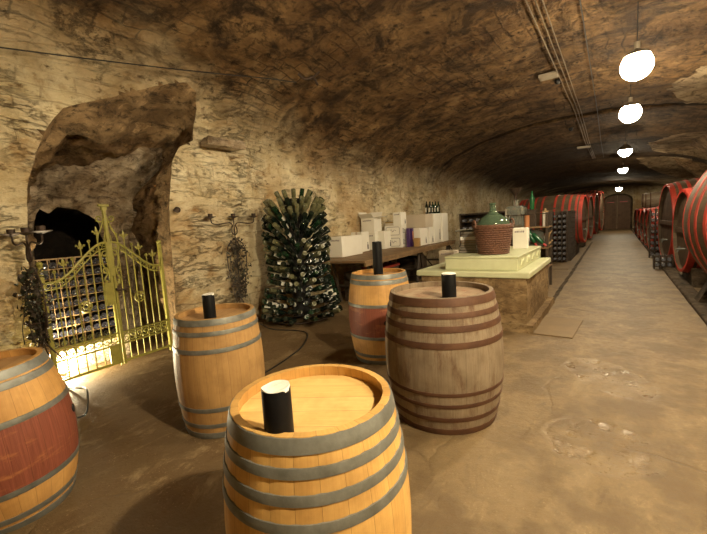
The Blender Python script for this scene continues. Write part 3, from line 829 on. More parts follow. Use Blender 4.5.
# ------------------------------------------------------------------ bottles
BP = [(0, .004), (.012, .010), (.030, .002), (.0365, .004), (.0378, .012), (.0378, .175), (.036, .192), (.026, .218), (.0165, .235), (.0145, .25), (.0145, .284), (.0165, .286), (.0165, .297), (.0125, .299), (0, .299)]
def bottle_mesh(name, mat, n=14):
    m = MB(); m.lathe(BP, n); o = m.build(name, mat, smooth=50); return o
def label_mesh(name, mat, z0=.045, z1=.145, a=3.6, n=12, off=.0):
    m = MB(); m.lathe([(.0383, z0), (.0383, z1)], n, a0=off, a1=off+a); return m.build(name, mat, smooth=True)
def axis_rot(d, roll=0.):
    """bottle axis +z (towards the neck) along d"""
    return (Vector(d).normalized().to_track_quat('Z', 'Y').to_matrix().to_4x4() @ Matrix.Rotation(roll, 4, 'Z'))
PROTO = {}
REST = MB()
def put_rest(pos, d, scale=1.):
    REST.lathe([(0, .004), (.012, .010), (.030, .002), (.0365, .004), (.0378, .012), (.0378, .19), (.0165, .235), (.0145, .297), (0, .299)], 10, Matrix.Translation(pos) @ axis_rot(d) @ Matrix.Scale(scale, 4))
def put_bottle(key, mat, pos, d, label, group, roll=0., paper=None, name='wine_bottle', scale=1.):
    if key not in PROTO:
        o = bottle_mesh(name, mat)
        PROTO[key] = o; KIDS[o.name] = []
        if paper:
            l = label_mesh('paper_label', paper); l.parent = o; KIDS[o.name].append(l)
        src = o; new = o
    else:
        src = PROTO[key]; new = src.copy(); COL.objects.link(new)
        for ch in KIDS[src.name]:
            c = ch.copy(); COL.objects.link(c); c.parent = new
    new.matrix_world = Matrix.Translation(pos) @ axis_rot(d, roll) @ Matrix.Scale(scale, 4)
    tag(new, label, 'bottle', group)
    return new

# bottle tree by the wall
TC = Vector((-4.60, 4.76, 0))
tree = thing('bottle_tree', 'round iron stand bristling with empty wine bottles, before the pale stone wall', 'bottle rack', TC)
m = MB(); m.cyl(.17, .06, 2.0, 24); m.build('core', M['blackhole'], tree, 40)  # black core colour stands in for the shade between the bottles
m = MB(); m.tube([(.5*math.cos(2*PI*k/40), .5*math.sin(2*PI*k/40), .02) for k in range(41)], .018, 8)
for k in range(4): m.tube([(.5*math.cos(PI*k/2), .5*math.sin(PI*k/2), .02), (.15*math.cos(PI*k/2), .15*math.sin(PI*k/2), .07)], .014, 6)
m.build('base_ring', M['iron'], tree, 40)
m = MB(); m.sphere((0, 0, 2.06), .2, 20, 8, sz=.35); m.build('cap', M['blackhole'], tree, True)
nr = 17
cdir = math.atan2(-TC.y, -TC.x)
zone_n = ['lowest rings', 'lower middle rings', 'waist rings', 'upper rings', 'crowning rings']
ring_n = ['lowest', 'second lowest', 'third lowest', 'fourth lowest', 'fifth lowest', 'sixth lowest', 'seventh lowest', 'eighth lowest', 'middle', 'eighth highest', 'seventh highest', 'sixth highest', 'fifth highest', 'fourth highest', 'third highest', 'second highest', 'top']
for k in range(nr):
    z = .07+.112*k
    rr = .40 + .13*(1-sm(0, .4, k/(nr-1))) - .03*math.exp(-((k-6.5)/2.2)**2) + .03*sm(.5, .8, k/(nr-1))
    nb = 25 if k < 5 else 24
    el = R(14 + 16*(k/(nr-1)) + 22*max(0, (k-11)/(nr-12)) )
    for j in range(nb):
        a = 2*PI*(j+.5*(k % 2))/nb + random.uniform(-.04, .04)
        da = (a-cdir+PI) % (2*PI)-PI
        if abs(da) > R(93): continue
        e = el + random.uniform(-.13, .13); a += random.uniform(-.05, .05)
        out = Vector((math.cos(a)*math.cos(e), math.sin(a)*math.cos(e), math.sin(e)))
        neck = TC + Vector((.16*math.cos(a), .16*math.sin(a), z)) if False else TC + Vector(((rr-.10)*math.cos(a), (rr-.10)*math.sin(a), z))
        pos = neck + out*.30 + Vector((0, 0, 0))
        u = random.random(); olive = u < (.55 if k in (15, 16) else .38 if k in (9, 10) else .13)
        pap = (not olive) and random.random() < .5
        roll = random.uniform(0, 6.28)
        if pap: # turn the label up and outwards
            roll = random.uniform(-.6, .9)
        if olive: key, mat, lab, pm = 'to', M['g_olive'], 'dusty pale olive bottle without label', None
        elif u > .82: key, mat, lab, pm = ('tgp' if pap else 'tg'), M['g_green'], 'clear green bottle' + (' with pale label' if pap else ' without label'), (M['card_white'] if pap else None)
        else: key, mat, lab, pm = ('tdp' if pap else 'td'), M['g_dark'], 'dark green bottle' + (' with pale label' if pap else ' without label'), (M['card_beige'] if pap and random.random() < 0 else M['card_white'] if pap else None)
        if k > 14 and j % 2: olive = True; key, mat, lab, pm = 'to', M['g_olive'], 'dusty pale olive bottle without label', None
        put_bottle(key, mat, pos, -out, lab + ', in the ' + ring_n[k] + ' ring of the bottle tree', 'bottles on the bottle tree', roll, pm, scale=1.06)
# bottles standing steeply in the crown of the tree
for j in range(7):
    a = cdir + R(-95+32*j); e = R(62+random.uniform(-8, 8))
    out = Vector((math.cos(a)*math.cos(e), math.sin(a)*math.cos(e), math.sin(e)))
    pos = TC + Vector((.18*math.cos(a), .18*math.sin(a), 1.99)) + out*.29
    ol = j in (1, 2, 3, 5)
    put_bottle('to' if ol else 'tg', M['g_olive'] if ol else M['g_green'], pos, -out, ('dusty pale olive' if ol else 'green')+' bottle standing steeply in the crown of the bottle tree', 'bottles on the bottle tree')

ORD = ['first', 'second', 'third', 'fourth', 'fifth', 'sixth', 'seventh', 'eighth', 'ninth', 'tenth']
# alcove rack behind the gate
AX, AY0, AZ0, NC, NR, PY, PZ = -5.62, 1.40, .30, 8, 9, .093, .122
m = MB(); m.box(-6.15, AX+.12, 1.34, 2.24, 0, AZ0, bev=.02); pl = m.build('stone_plinth', M['alcove_pale']); tag(pl, 'pale stone plinth under the bottle rack inside the gated alcove', 'plinth')
rk = thing('bottle_rack', 'slim metal rack full of dark bottles inside the gated alcove', 'bottle rack', (AX, AY0, AZ0))
m = MB()
for r in range(NR+1): m.box(-.02, .0, -.012, NC*PY+.012, r*PZ, r*PZ+.010); m.box(-.28, -.26, -.012, NC*PY+.012, r*PZ, r*PZ+.010)
m.build('crossbar', M['crate'], rk)
m = MB()
for c in range(NC+1): m.box(-.018, .002, c*PY-.004, c*PY+.004, 0, NR*PZ+.01); m.box(-.28, -.26, c*PY-.004, c*PY+.004, 0, NR*PZ+.01)
m.build('upright', M['crate'], rk)
for r in range(NR):
    for c in range(NC):
        put_bottle('al', M['g_blue'], Vector((AX+.03+random.uniform(-.01, .015), AY0+(c+.5)*PY, AZ0+r*PZ+.012+.041)), (-1, 0, random.uniform(-.02, .02)),
                   'dark bottle end, %s from left in %s row of the gated alcove rack' % (ORD[c], ORD[NR-1-r]), 'bottles in the gated alcove', scale=1.02)
# floor spotlight behind the left gate post
sp = thing('floor_spotlight', 'small bright floor spotlight inside the alcove behind the left gate post', 'lamp', (-5.37, 1.42, .0), .25)
m = MB(); m.box(-.05, .05, -.04, .04, 0.004, .02, bev=.004); m.build('lamp_base', M['plastic'], sp)
m = MB(); m.cyl(.03, .02, .06, 12); m.build('lamp_body', M['plastic'], sp, 40)
m = MB(); m.sphere((0, 0, .085), .03, 14, 8); m.build('lamp_bulb', mat_emit('spot_glow', (1., .86, .55), 10000.), sp, True)

# ------------------------------------------------------------------ candelabra with ivy
def candelabrum(label, ivylabel, loc, rz, zt, zb, spread, green):
    """local y = across; x = away from the wall"""
    t = thing('candelabrum', label, 'candelabrum', loc, rz, 'wrought iron candelabra')
    m = MB(); m.tube([(0, 0, zb-.38), (0, 0, zt-.10)], .009, 8)
    for (a) in range(3): m.tube(catmull([(0, 0, zb-.30), (.10*math.cos(a*2.1), .10*math.sin(a*2.1), zb-.42), (.17*math.cos(a*2.1), .17*math.sin(a*2.1), zb-.5)], 5), .008, 6)
    m.tube([(0, 0, zt-.12), (0, 0, zt)], .009, 8)
    m.build('stem', M['iron'], t, 40)
    for sg in (-1, 1):
        m = MB(); m.tube(catmull([(0, 0, zt-.30), (0, sg*.045, zt-.27), (0, sg*.05, zt-.20), (0, sg*.03, zt-.14), (0, sg*.10, zt-.10), (0, sg*spread*.7, zt-.12), (0, sg*spread*.95, zt-.10), (0, sg*spread, zt-.03)], 7), .009, 7)
        m.build('arm', M['iron'], t, 40)
    for y in (-spread, 0, spread):
        m = MB(); T = Matrix.Translation((0, y, zt)); m.lathe([(0, -.03), (.015, -.03), (.06, -.012), (.085, -.004), (.083, .002), (.04, 0), (.034, .004), (.036, .045), (.028, .045), (.026, .01), (0, .01)], 16, T)
        m.build('candle_cup', M['iron'], t, 40)
    for sg in (-1, 1):
        m = MB(); m.tube(catmull([(0, 0, zt-.34), (0, sg*.10, zt-.42), (0, sg*.17, zt-.52), (0, sg*.19, zt-.66), (0, sg*.165, zt-.95), (0, sg*.13, zb+.0), (0, sg*.12, zb-.25)], 7), .008, 7); m.build('basket_bow', M['iron'], t, 40)
    m = MB(); m.tube([(.12*math.cos(2*PI*k/20), .13*math.sin(2*PI*k/20), zb-.1) for k in range(21)], .008, 6); m.build('ring', M['iron'], t, 40)
    # vine
    mb = MB()
    rnd = random.Random(len(label))
    for s_ in range(4):
        p = Vector((rnd.uniform(-.03, .05), rnd.uniform(-.05, .05), zt-.36)); pts = [p.copy()]
        while p.z > zb-.33:
            p = p+Vector((rnd.uniform(-.035, .04), rnd.uniform(-.06, .06), -.07))
            wd = .14
            p.y = max(-wd, min(wd, p.y)); p.x = max(-.05, min(.10, p.x)); pts.append(p.copy())
        mb.tube(catmull(pts, 3), .0045, 5)
    for k in range(520):
        u = rnd.random(); z = zt-.36-(zt-zb-.05)*u
        wd = .05+.12*math.sin(PI*min(1, u*1.1)**.8)+.03
        if rnd.random() < .06: wd *= 1.7
        c = Vector((rnd.gauss(.02, .04), rnd.gauss(0, wd*.55), z)); sz = rnd.uniform(.018, .042)
        q = Matrix.Translation(c) @ Matrix.Rotation(rnd.uniform(0, 6.28), 4, 'Z') @ Matrix.Rotation(rnd.uniform(-1.2, 1.2), 4, 'X') @ Matrix.Rotation(rnd.uniform(0, 6.28), 4, 'Y')
        V = [(0, 0, 0), (.7*sz, .25*sz, .1*sz), (.45*sz, .75*sz, .12*sz), (0, 1.3*sz, 0), (-.45*sz, .75*sz, .12*sz), (-.7*sz, .25*sz, .1*sz)]
        mb.add(V, [(0, 1, 2, 3), (0, 3, 4, 5)], None, 1 if rnd.random() < green else 0, q)
    o = mb.build('ivy_vine', [M['leaf'], M['leaf_green']], loc=loc); o.rotation_euler = (0, 0, rz)
    tag(o, ivylabel, 'vine', 'ivy on the candelabra')
candelabrum('three-armed iron candelabrum before the pale wall between gate and bottle tree', 'dried dark ivy winding down the candelabrum between gate and bottle tree', (-5.12, 3.86, 0), 0., 1.86, .82, .42, .15)
candelabrum('three-armed iron candelabrum beside the left gate post, seen from its side', 'dark green ivy hanging on the candelabrum beside the left gate post', (-4.76, 1.13, 0), R(-84), 1.72, .92, .34, .5)
# cable loop on the floor
m = MB(); m.tube(catmull([(-5.0, 1.26, .012), (-4.85, 1.32, .012), (-4.65, 1.34, .05), (-4.4, 1.33, .09), (-4.15, 1.25, .05), (-3.98, 1.17, .012), (-3.96, 1.10, .012)], 7), .008, 8)
tag(m.build('power_cable', M['rubber'], smooth=True), 'black power cable looping over the floor from the gate post', 'cable')
m = MB(); m.tube(catmull([(-4.98, 4.1, .012), (-4.5, 3.95, .012), (-3.9, 4.05, .012), (-3.5, 3.6, .012), (-3.3, 3.1, .012), (-3.15, 2.5, .012), (-2.95, 2.25, .012)], 7), .008, 6)
tag(m.build('power_cable', M['rubber'], smooth=True), 'thin dark cable on the floor between bottle tree and amber barrel', 'cable')

# ------------------------------------------------------------------ carton table along the wall
TR = R(4.48); TO = Vector((-3.664, 5.478, 0)); TZ = .95
TM = Matrix.Translation(TO) @ Matrix.Rotation(TR, 4, 'Z')
tb = thing('trestle_table', 'long dark plank table on trestles carrying wine cartons along the wall', 'table', TO, TR)
m = MB()
for k in range(5): m.box(-1.25+k*.25, -1.25+(k+1)*.25-.006, 0, 5.9, TZ-.045, TZ, bev=.004, pu=.25)
m.build('tabletop', M['table'], tb)
m = MB(); m.box(-.05, -.01, .05, 5.85, TZ-.11, TZ-.047); m.box(-1.20, -1.16, .05, 5.85, TZ-.11, TZ-.047); m.build('apron', M['table'], tb)
for y in (.5, 3.15, 5.6):
    for x in (-1.08, -.16):
        for sg in (-1, 1):
            m = MB(); m.tube([(x, y+sg*.05, TZ-.05), (x, y+sg*.30, 0.0)], .038, 4); m.build('leg', M['darkwood'], tb)
    m = MB(); m.tube([(-1.08, y+.2, .35), (-.16, y+.2, .35)], .03, 4); m.tube([(-1.08, y, TZ-.08), (-.16, y, TZ-.08)], .04, 4); m.tube([(-.16, y+.06, TZ-.12), (-.16, y+.85, TZ-.55)], .025, 4); m.build('brace', M['darkwood'], tb)
def tw(x, y, z): return TM @ Vector((x, y, z))
def carton(label, t, s, L, W, z0, h, mat, deco='', flaps=False, group='cartons on the trestle table', rot=0., name='wine_carton', base=None, cat='carton'):
    """near aisle corner at (t, s) in the table's frame; faces: +x lit side, -y side"""
    o = thing(name, label, cat, tw(t-W/2, s+L/2, TZ+z0) if base is None else base, (TR if base is None else 0)+rot, group)
    a, b = W/2, L/2
    m = MB(); m.box(-a, a, -b, b, 0, h, bev=.006)
    m.build('carton_body', M[mat], o)
    e = .0018
    if 'm' in deco:   # bottle emblem low on the aisle side
        m = MB(); y = b*.55; zz = h*.10
        m.box(a, a+e, y-.03, y+.03, zz, zz+h*.24); m.box(a, a+e, y-.012, y+.012, zz+h*.24, zz+h*.36); m.build('printed_emblem', M['ink'], o)
    if 't' in deco:   # row of small print along the top of the near side
        m = MB(); w = -a*.7
        rnd = random.Random(len(label))
        while w < a*.6:
            d = rnd.uniform(.012, .026); m.box(w, w+d, -b-e, -b, h*.78, h*.78+rnd.uniform(.022, .034)); w += d+.008
        m.build('printed_lettering', M['ink_grey'], o)
    if 'r' in deco:   # rounded frame with a flourish on the near side
        m = MB(); w, hh, r = a*.80, h*.36, h*.14; P = []
        for (cx, cz, a0) in ((w-r, h/2+hh-r, 0), (-w+r, h/2+hh-r, PI/2), (-w+r, h/2-hh+r, PI), (w-r, h/2-hh+r, PI*1.5)):
            P += [(cx+r*math.cos(a0+PI/2*k/5), -b-.002, cz+r*math.sin(a0+PI/2*k/5)) for k in range(6)]
        m.tube(P+[P[0]], .006, 4); m.tube(catmull([(-w*.5, -b-.002, h*.5), (-w*.2, -b-.002, h*.62), (0, -b-.002, h*.42), (w*.2, -b-.002, h*.6), (w*.5, -b-.002, h*.52)], 4), .006, 4)
        m.build('printed_frame', M['ink_grey'], o)
        m = MB(); zc = h*.3
        for k in range(4): m.box(a, a+e, -b*.5, b*.4-.06*(k % 2), zc+h*.12*k, zc+h*.12*k+h*.05)
        m.build('printed_lettering', M['ink_grey'], o)
    if 'l' in deco:   # tape line over the lid
        m = MB(); m.box(-.025, .025, -b-e, b+e, h, h+e); m.box(-.025, .025, -b-e, -b, h-.08, h); m.build('tape', M['card_beige'], o)
    if flaps:
        for (sx, sy, ang) in ((0, -1, R(38)), (1, 0, R(8)), (0, 1, R(60)), (-1, 0, R(70))):
            m = MB(); ln = W*.45
            if sy: Mx = Matrix.Translation((0, sy*b, h)) @ Matrix.Rotation(-sy*ang if False else (PI/2-ang)*(-sy), 4, 'X'); m.box(-a, a, -.002, .002, 0, ln, M=Mx)
            else: Mx = Matrix.Translation((sx*a, 0, h)) @ Matrix.Rotation((PI/2-ang)*sx, 4, 'Y'); m.box(-.002, .002, -b, b, 0, ln, M=Mx)
            m.build('flap', M[mat], o)
    return o
carton('wide white carton lying closest on the table end beside the bottle tree', -.93, .72, .86, .32, 0, .43, 'card_white', 't')
carton('upright white carton with dark emblem just behind the wide white carton', -1.17, 2.0, .36, .30, 0, .48, 'card_white', 'ml')
carton('lower carton carrying the open-flapped carton', -1.14, 2.62, .42, .38, 0, .44, 'card_white', 't')
carton('open carton with raised flaps on top of another carton', -1.15, 2.63, .42, .38, .442, .37, 'card_white', 't', True)
carton('small yellow carton between the open carton and the framed cartons', -1.0, 3.36, .25, .2, 0, .68, 'card_yellow')
carton('slim white carton with emblem in front of the yellow carton', -.963, 2.8, .45, .2, 0, .46, 'card_white', 'm')
carton('lower white carton with a rounded printed frame', -.66, 3.19, .36, .48, 0, .29, 'card_white', 'r')
carton('upper white carton with a rounded printed frame', -.66, 3.19, .36, .48, .292, .29, 'card_white', 'r')
carton('flat grey carton lid on the framed cartons', -.90, 3.22, .3, .24, .584, .07, 'card_beige')
carton('tall white carton standing on the framed cartons', -.66, 3.20, .36, .22, .584, .335, 'card_white', 'mt')
carton('purple bottle box with tan stripe beside the framed cartons', -.495, 3.30, .10, .075, 0, .49, 'purple', name='bottle_box', cat='box')
o = carton('purple and tan bottle box just behind the other purple one', -.46, 3.45, .10, .075, 0, .48, 'purple', name='bottle_box', cat='box')
m = MB(); m.box(.0375, .0395, -.045, .045, .12, .40); m.build('printed_panel', M['tan'], o)
carton('small brown carton in front of the white cartons', -.26, 3.36, .145, .14, 0, .22, 'card_brown')
carton('white carton with dark emblem behind the small brown carton', -.31, 3.60, .60, .26, 0, .475, 'card_white', 'm')
carton('narrow white carton under the beige carton', -.26, 4.23, .33, .24, 0, .475, 'card_white', 'm')
carton('wide beige carton lying across two white cartons', -.27, 3.95, .61, .58, .478, .36, 'card_beige', 'l')
carton('tall white carton at the far end of the table', -.235, 4.58, .62, .60, 0, .85, 'card_white', 'm')
carton('second tall white carton at the very end of the table', -.2, 5.22, .58, .60, 0, .86, 'card_white', '')
for k, (x, y, z, key, mt, lb, pm) in enumerate([(-.48, 4.68, .852, 'sd', 'g_dark', 'dark upright bottle with white label, {} pair on the tall white carton', 'card_white'), (-.42, 4.82, .852, 'sd', 'g_dark', 'dark upright bottle with white label, {} pair on the tall white carton', 'card_white'),
        (-.50, 5.03, .852, 'sg', 'g_green', 'green upright bottle on the tall cartons, {} of four', 'card_white'), (-.45, 5.15, .852, 'sg', 'g_green', 'green upright bottle on the tall cartons, {} of four', 'card_white'), (-.42, 5.30, .862, 'sg', 'g_green', 'green upright bottle on the tall cartons, {} of four', 'card_white'), (-.38, 5.46, .862, 'sg', 'g_green', 'green upright bottle on the tall cartons, {} of four', 'card_white')]):
    w = ['left one of the', 'right one of the', 'leftmost', 'second from left', 'third from left', 'rightmost'][k]
    put_bottle(key, M[mt], tw(x, y, TZ+z), (0, 0, 1), lb.format(w), 'upright bottles on the cartons', -1.7, M[pm], scale=1.2)
for (lab, y0_, w_) in (('added dark crate filling the shade under the table end beside the bottle tree', .96, .24), ('second added dark crate filling the shade under the table, right behind the first', 3.9, .42)):  # crates added to darken the shaded space under the table
    o = thing('wine_crate', lab, 'crate', tw(-.72, y0_+.1, 0), TR)
    m = MB()
    for k in range(4): m.box(-.28, .28, -w_, w_, .0+k*.155, .148+k*.155, bev=.006, pu=.2)
    m.build('crate_body', M['darkwood'], o)
# dark crate with a red lid
o = thing('wine_crate', 'low dark crate with red lid under the carton table behind the barrel', 'crate', tw(-.62, 1.85, 0), TR)
m = MB(); m.box(-.26, .26, -.42, .42, 0, .60, bev=.01, pu=.2); m.build('crate_body', M['darkwood'], o)
m = MB(); m.box(-.28, .28, -.44, .44, .60, .66, bev=.01); m.build('lid', M['redpaint_old'], o)

# ------------------------------------------------------------------ plaster counter with slab and chest
ct = thing('plaster_counter', 'rough plastered masonry counter with pale green slab top beside the aisle', 'counter', (-1.75, 6.7, 0))
def worn_box(x0, x1, y0, y1, z0, z1, d, amp, mi=0):
    """box with gridded, slightly uneven faces"""
    mb = MB()
    def face(o, u, v, nu, nv):
        b = len(mb.v)
        for i in range(nu+1):
            for j in range(nv+1):
                p = Vector(o)+Vector(u)*i/nu+Vector(v)*j/nv
                mb.v.append(p)
        for i in range(nu):
            for j in range(nv):
                mb.f.append([b+i*(nv+1)+j, b+(i+1)*(nv+1)+j, b+(i+1)*(nv+1)+j+1, b+i*(nv+1)+j+1]); mb.mi.append(mi); mb.uv.append([(0, 0)]*4)
    X, Y, Z = x1-x0, y1-y0, z1-z0
    nx, ny, nz = max(1, int(X/d)), max(1, int(Y/d)), max(1, int(Z/d))
    face((x0,y0,z0), (X,0,0), (0,0,Z), nx, nz); face((x1,y0,z0), (0,Y,0), (0,0,Z), ny, nz); face((x0,y1,z0), (0,0,Z), (X,0,0), nz, nx); face((x0,y0,z0), (0,0,Z), (0,Y,0), nz, ny)
    face((x0,y0,z1), (X,0,0), (0,Y,0), nx, ny); face((x0,y0,z0), (0,Y,0), (X,0,0), ny, nx)
    c = Vector(((x0+x1)/2, (y0+y1)/2, (z0+z1)/2))
    for p in mb.v:
        k = noise.fractal(p*3.5, 1., 2., 4)*amp
        p += Vector(((p.x-c.x)/X*2, (p.y-c.y)/Y*2, 0))*k
    return mb
worn_box(-.76, .77, -1.36, .54, .0, .735, .06, .016).build('counter_body', M['plaster'], ct, 40)
worn_box(-.80, .86, -1.43, .62, 0, .11, .06, .02).build('plinth', M['plaster'], ct, 40)
m = MB(); m.box(-.84, .81, -1.385, .60, .735, .82, bev=.012); m.build('slab_top', M['greenpaint'], ct)
ch = thing('painted_chest', 'pale green painted flat chest with relief ornaments lying on the counter slab', 'chest', (-1.64, 6.40, .821))
m = MB(); m.box(-.52, .53, -.95, .94, 0, .178, bev=.006); m.build('chest_body', M['greenpaint'], ch)
m = MB(); m.box(-.53, .54, -.96, .95, .179, .205, bev=.006); m.build('lid', M['greenpaint'], ch)
for k in range(4):
    m = MB(); y = -.66+k*.43
    m.tube(catmull([(.535, y-.10, .05), (.538, y-.05, .13), (.538, y, .07), (.538, y+.05, .14), (.535, y+.09, .06)], 5), .012, 6); m.sphere((.535, y, .11), .024, 8, 6)
    m.build('relief_ornament', M['greenpaint'], ch, 50)
# basket demijohn
bs = thing('wicker_demijohn', 'large green glass demijohn in a brown wicker basket on the green chest', 'demijohn', (-1.545, 5.88, 1.028))
m = MB(); nst = 30; nrow = 13; hb = .415
V = []; F = []
rb_ = lambda z: .208+.07*(z/hb)
n = 176
prof = []
mb = MB()
K = nrow*6
for i in range(n):
    a = 2*PI*i/n
    for k in range(K+1):
        z = hb*k/K; row = int(k/6)
        w = math.sin(PI*(k % 6)/6)*(.35+.65*abs(math.sin(nst/2*a + (PI/2 if row % 2 else 0))))
        r = rb_(z)+.021*w
        mb.v.append(Vector((r*math.cos(a), r*math.sin(a), z)))
for i in range(n):
    i2 = (i+1) % n
    for k in range(K):
        mb.f.append([i*(K+1)+k, i2*(K+1)+k, i2*(K+1)+k+1, i*(K+1)+k+1]); mb.mi.append(0); mb.uv.append([(0, 0)]*4)
mb.disc(.208, .004, 40, up=False)
mb.build('basket', M['wicker'], bs, True)
m = MB()
for o_ in (0, PI):
    m.tube([((rb_(hb)+.006)*math.cos(a), (rb_(hb)+.006)*math.sin(a), hb+.012+.012*math.sin(14*a+o_)) for a in [2*PI*k/140 for k in range(141)]], .014, 6)
m.build('basket_rim', M['wicker'], bs, True)
for a in (R(215), R(35)):
    m = MB(); r = rb_(hb)+.01; d = Vector((-math.sin(a), math.cos(a), 0)); c = Vector((r*math.cos(a), r*math.sin(a), hb))
    m.tube(catmull([c-d*.07, c-d*.055+Vector((0,0,.075)), c+Vector((0,0,.10)), c+d*.055+Vector((0,0,.075)), c+d*.07], 6), .014, 7); m.build('basket_handle', M['wicker'], bs, True)
m = MB(); m.lathe([(a_*.885, b_*.885) for a_, b_ in [(0, .03), (.20, .03), (.225, .08), (.27, .30), (.285, .42), (.275, .52), (.225, .60), (.15, .655), (.085, .695), (.055, .735), (.047, .79), (.045, .84), (.058, .845), (.058, .865), (.05, .872), (.038, .872), (.036, .84), (.0, .83)]], 48)
m.build('glass_bottle', M['g_demijohn'], bs, True)
carton('white wine carton standing on the green chest behind the basket', 0, 0, .18, .23, 0, .35, 'card_white', 'mt', base=Vector((-1.335, 6.83, 1.028)), group=None)
# books and papers beside the basket
rnd = random.Random(3)
z = 1.028
bks = [('bookdark', .36, .28, .045, 'dark book at the bottom of the pile beside the basket'), ('paper_mid', .33, .26, .05, 'grey paper bundle above the lowest dark book'), ('bookdark', .34, .25, .04, 'dark book in the middle of the pile beside the basket'),
       ('paper_mid', .30, .25, .045, 'grey folder under the brown book'), ('bookbrown', .34, .26, .05, 'brown book in the pile beside the basket'), ('paper', .32, .25, .06, 'white paper bundle just above the brown book'),
       ('bookdark', .30, .24, .05, 'dark book near the top of the pile beside the basket'), ('paper_mid', .28, .22, .04, 'grey paper stack second from the top of the pile')]
for (mt, w, d, h, lab) in bks:
    o = thing('book' if 'book' in lab else 'paper_stack', lab, 'book' if 'book' in lab else 'papers', (-1.985+rnd.uniform(-.02, .02), 6.17+rnd.uniform(-.03, .03), z+.001), rnd.uniform(-.2, .2), 'books and papers beside the basket')
    w *= .86; d *= .86; h *= .88
    m = MB(); m.box(-w/2+.008, w/2-.004, -d/2+.006, d/2-.006, .006, h-.006); m.build('pages', M['paper' if mt == 'paper' else 'paper_mid'], o)
    m = MB(); m.box(-w/2, w/2, -d/2, d/2, 0, .006); m.box(-w/2, w/2, -d/2, d/2, h-.006, h); m.box(-w/2, -w/2+.008, -d/2, d/2, .006, h-.006); m.build('cover', M[mt], o)
    z += h+.0015
m = MB(); V = []; 
for i in range(9):
    for j in range(7): V.append((-.23+.46*i/8, -.14+.28*j/6, .03*math.sin(i*.5)*.6+.012*math.cos(j*.9)+.02))
m.add(V+[(x, y, zz-.004) for (x, y, zz) in V], [(i*7+j, (i+1)*7+j, (i+1)*7+j+1, i*7+j+1) for i in range(8) for j in range(6)]+[(63+i*7+j, 63+i*7+j+1, 63+(i+1)*7+j+1, 63+(i+1)*7+j) for i in range(8) for j in range(6)])
o = m.build('paper_sheet', M['paper'], smooth=True, loc=(-2.0, 6.17, z-.004)); o.rotation_euler = (0, 0, .35); tag(o, 'loose white sheet lying on top of the book pile beside the basket', 'paper')
# carton and stool behind the counter
carton('grey-beige carton standing behind the counter, left of the green chest', 0, 0, .30, .34, 0, .36, 'card_beige', 't', base=Vector((-2.98, 7.75, .571)), group=None)
o = thing('wooden_bench', 'low pale bench behind the counter under the grey-beige carton', 'bench', (-3.0, 7.7, 0))
m = MB(); m.box(-.30, .22, -.45, .45, .52, .57, bev=.006); m.build('bench_top', M['greenpaint'], o)
for sx in (-.25, .16):
    for sy in (-.38, .38):
        m = MB(); m.box(sx-.03, sx+.03, sy-.03, sy+.03, 0, .519); m.build('leg', M['darkwood'], o)

# ------------------------------------------------------------------ dark rack against the wall behind the counter
dr = thing('bottle_rack', 'black wooden bottle rack as high as the cartons, behind the basket demijohn', 'bottle rack', (-4.02, 11.5, 0))
m = MB(); W_, H_ = 1.95, 1.76
for x in (0, W_/2, W_): m.box(x-.02, x+.02, 0, .5, 0, H_)
m.build('upright', M['darkwood'], dr)
m = MB()
for k in range(8): m.box(-.02, W_+.02, 0.01, .5, .06+k*.235, .085+k*.235)
m.build('shelf', M['darkwood'], dr); m = MB(); m.box(-.02, W_+.02, .49, .51, 0, H_); m.build('back_panel', M['darkwood'], dr)
for r in range(2, 7):
    for c in range(9):
        put_rest(Vector((-4.02+.12+c*.21+(.02 if c > 4 else -.02), 11.53, .085+r*.235+.041)), (0, 1, 0), 1.05)

# ------------------------------------------------------------------ shelf stand with old glassware behind the counter
st = thing('shelf_stand', 'dark wooden shelf stand with old glassware behind the counter', 'shelf', (-1.62, 9.0, 0))
for (x, y) in ((-.50, -.25), (.42, -.25), (-.50, .25), (.42, .25)):
    m = MB(); m.box(x-.025, x+.025, y-.025, y+.025, 0, 1.62); m.build('post', M['darkwood'], st)
for zz, dx in ((.45, .0), (.86, .0), (1.30, .0)):
    m = MB(); m.box(-.53, .45, -.30, .30, zz, zz+.025, pu=.15); m.build('shelf_board', M['table'], st)
m = MB(); m.tube([(.06, .0, 1.63), (.62, .0, 1.70)], .012, 6); m.tube([(-.50, -.25, 1.6), (.42, -.25, 1.6)], .012, 6); m.build('rail', M['darkwood'], st)
o = thing('glass_jar', 'square old glass jar with narrow neck and funnel on the upper shelf', 'jar', (-1.86, 8.98, 1.326))
m = MB(); m.box(-.20, .20, -.18, .18, 0, .48, bev=.05); m.build('jar_body', M['g_clear'], o, 40); m = MB(); m.lathe([(.06, .47), (.055, .58), (.07, .59), (.07, .61)], 20); m.build('neck', M['g_clear'], o, True)
m = MB(); m.lathe([(.022, .60), (.03, .70), (.05, .74), (.15, .86), (.155, .87), (.14, .86), (.04, .74)], 20); m.build('funnel', M['iron'], o, True)
o = thing('glass_jar', 'round clear glass jar on the middle shelf behind the green bottles', 'jar', (-1.46, 9.02, .886))
m = MB(); m.lathe([(0, .004), (.17, .004), (.19, .03), (.19, .27), (.17, .31), (.14, .33), (.14, .36), (.15, .365), (.13, .365), (.13, .33), (.16, .30), (.178, .26), (.178, .03), (0, .02)], 28); m.build('jar_body', M['g_clear'], o, True)
put_bottle('gh', M['g_bright'], Vector((-1.53, 9.02, 1.70)), (0, 0, 1), 'bright green bottle standing high above the old glassware', None, scale=1.35)
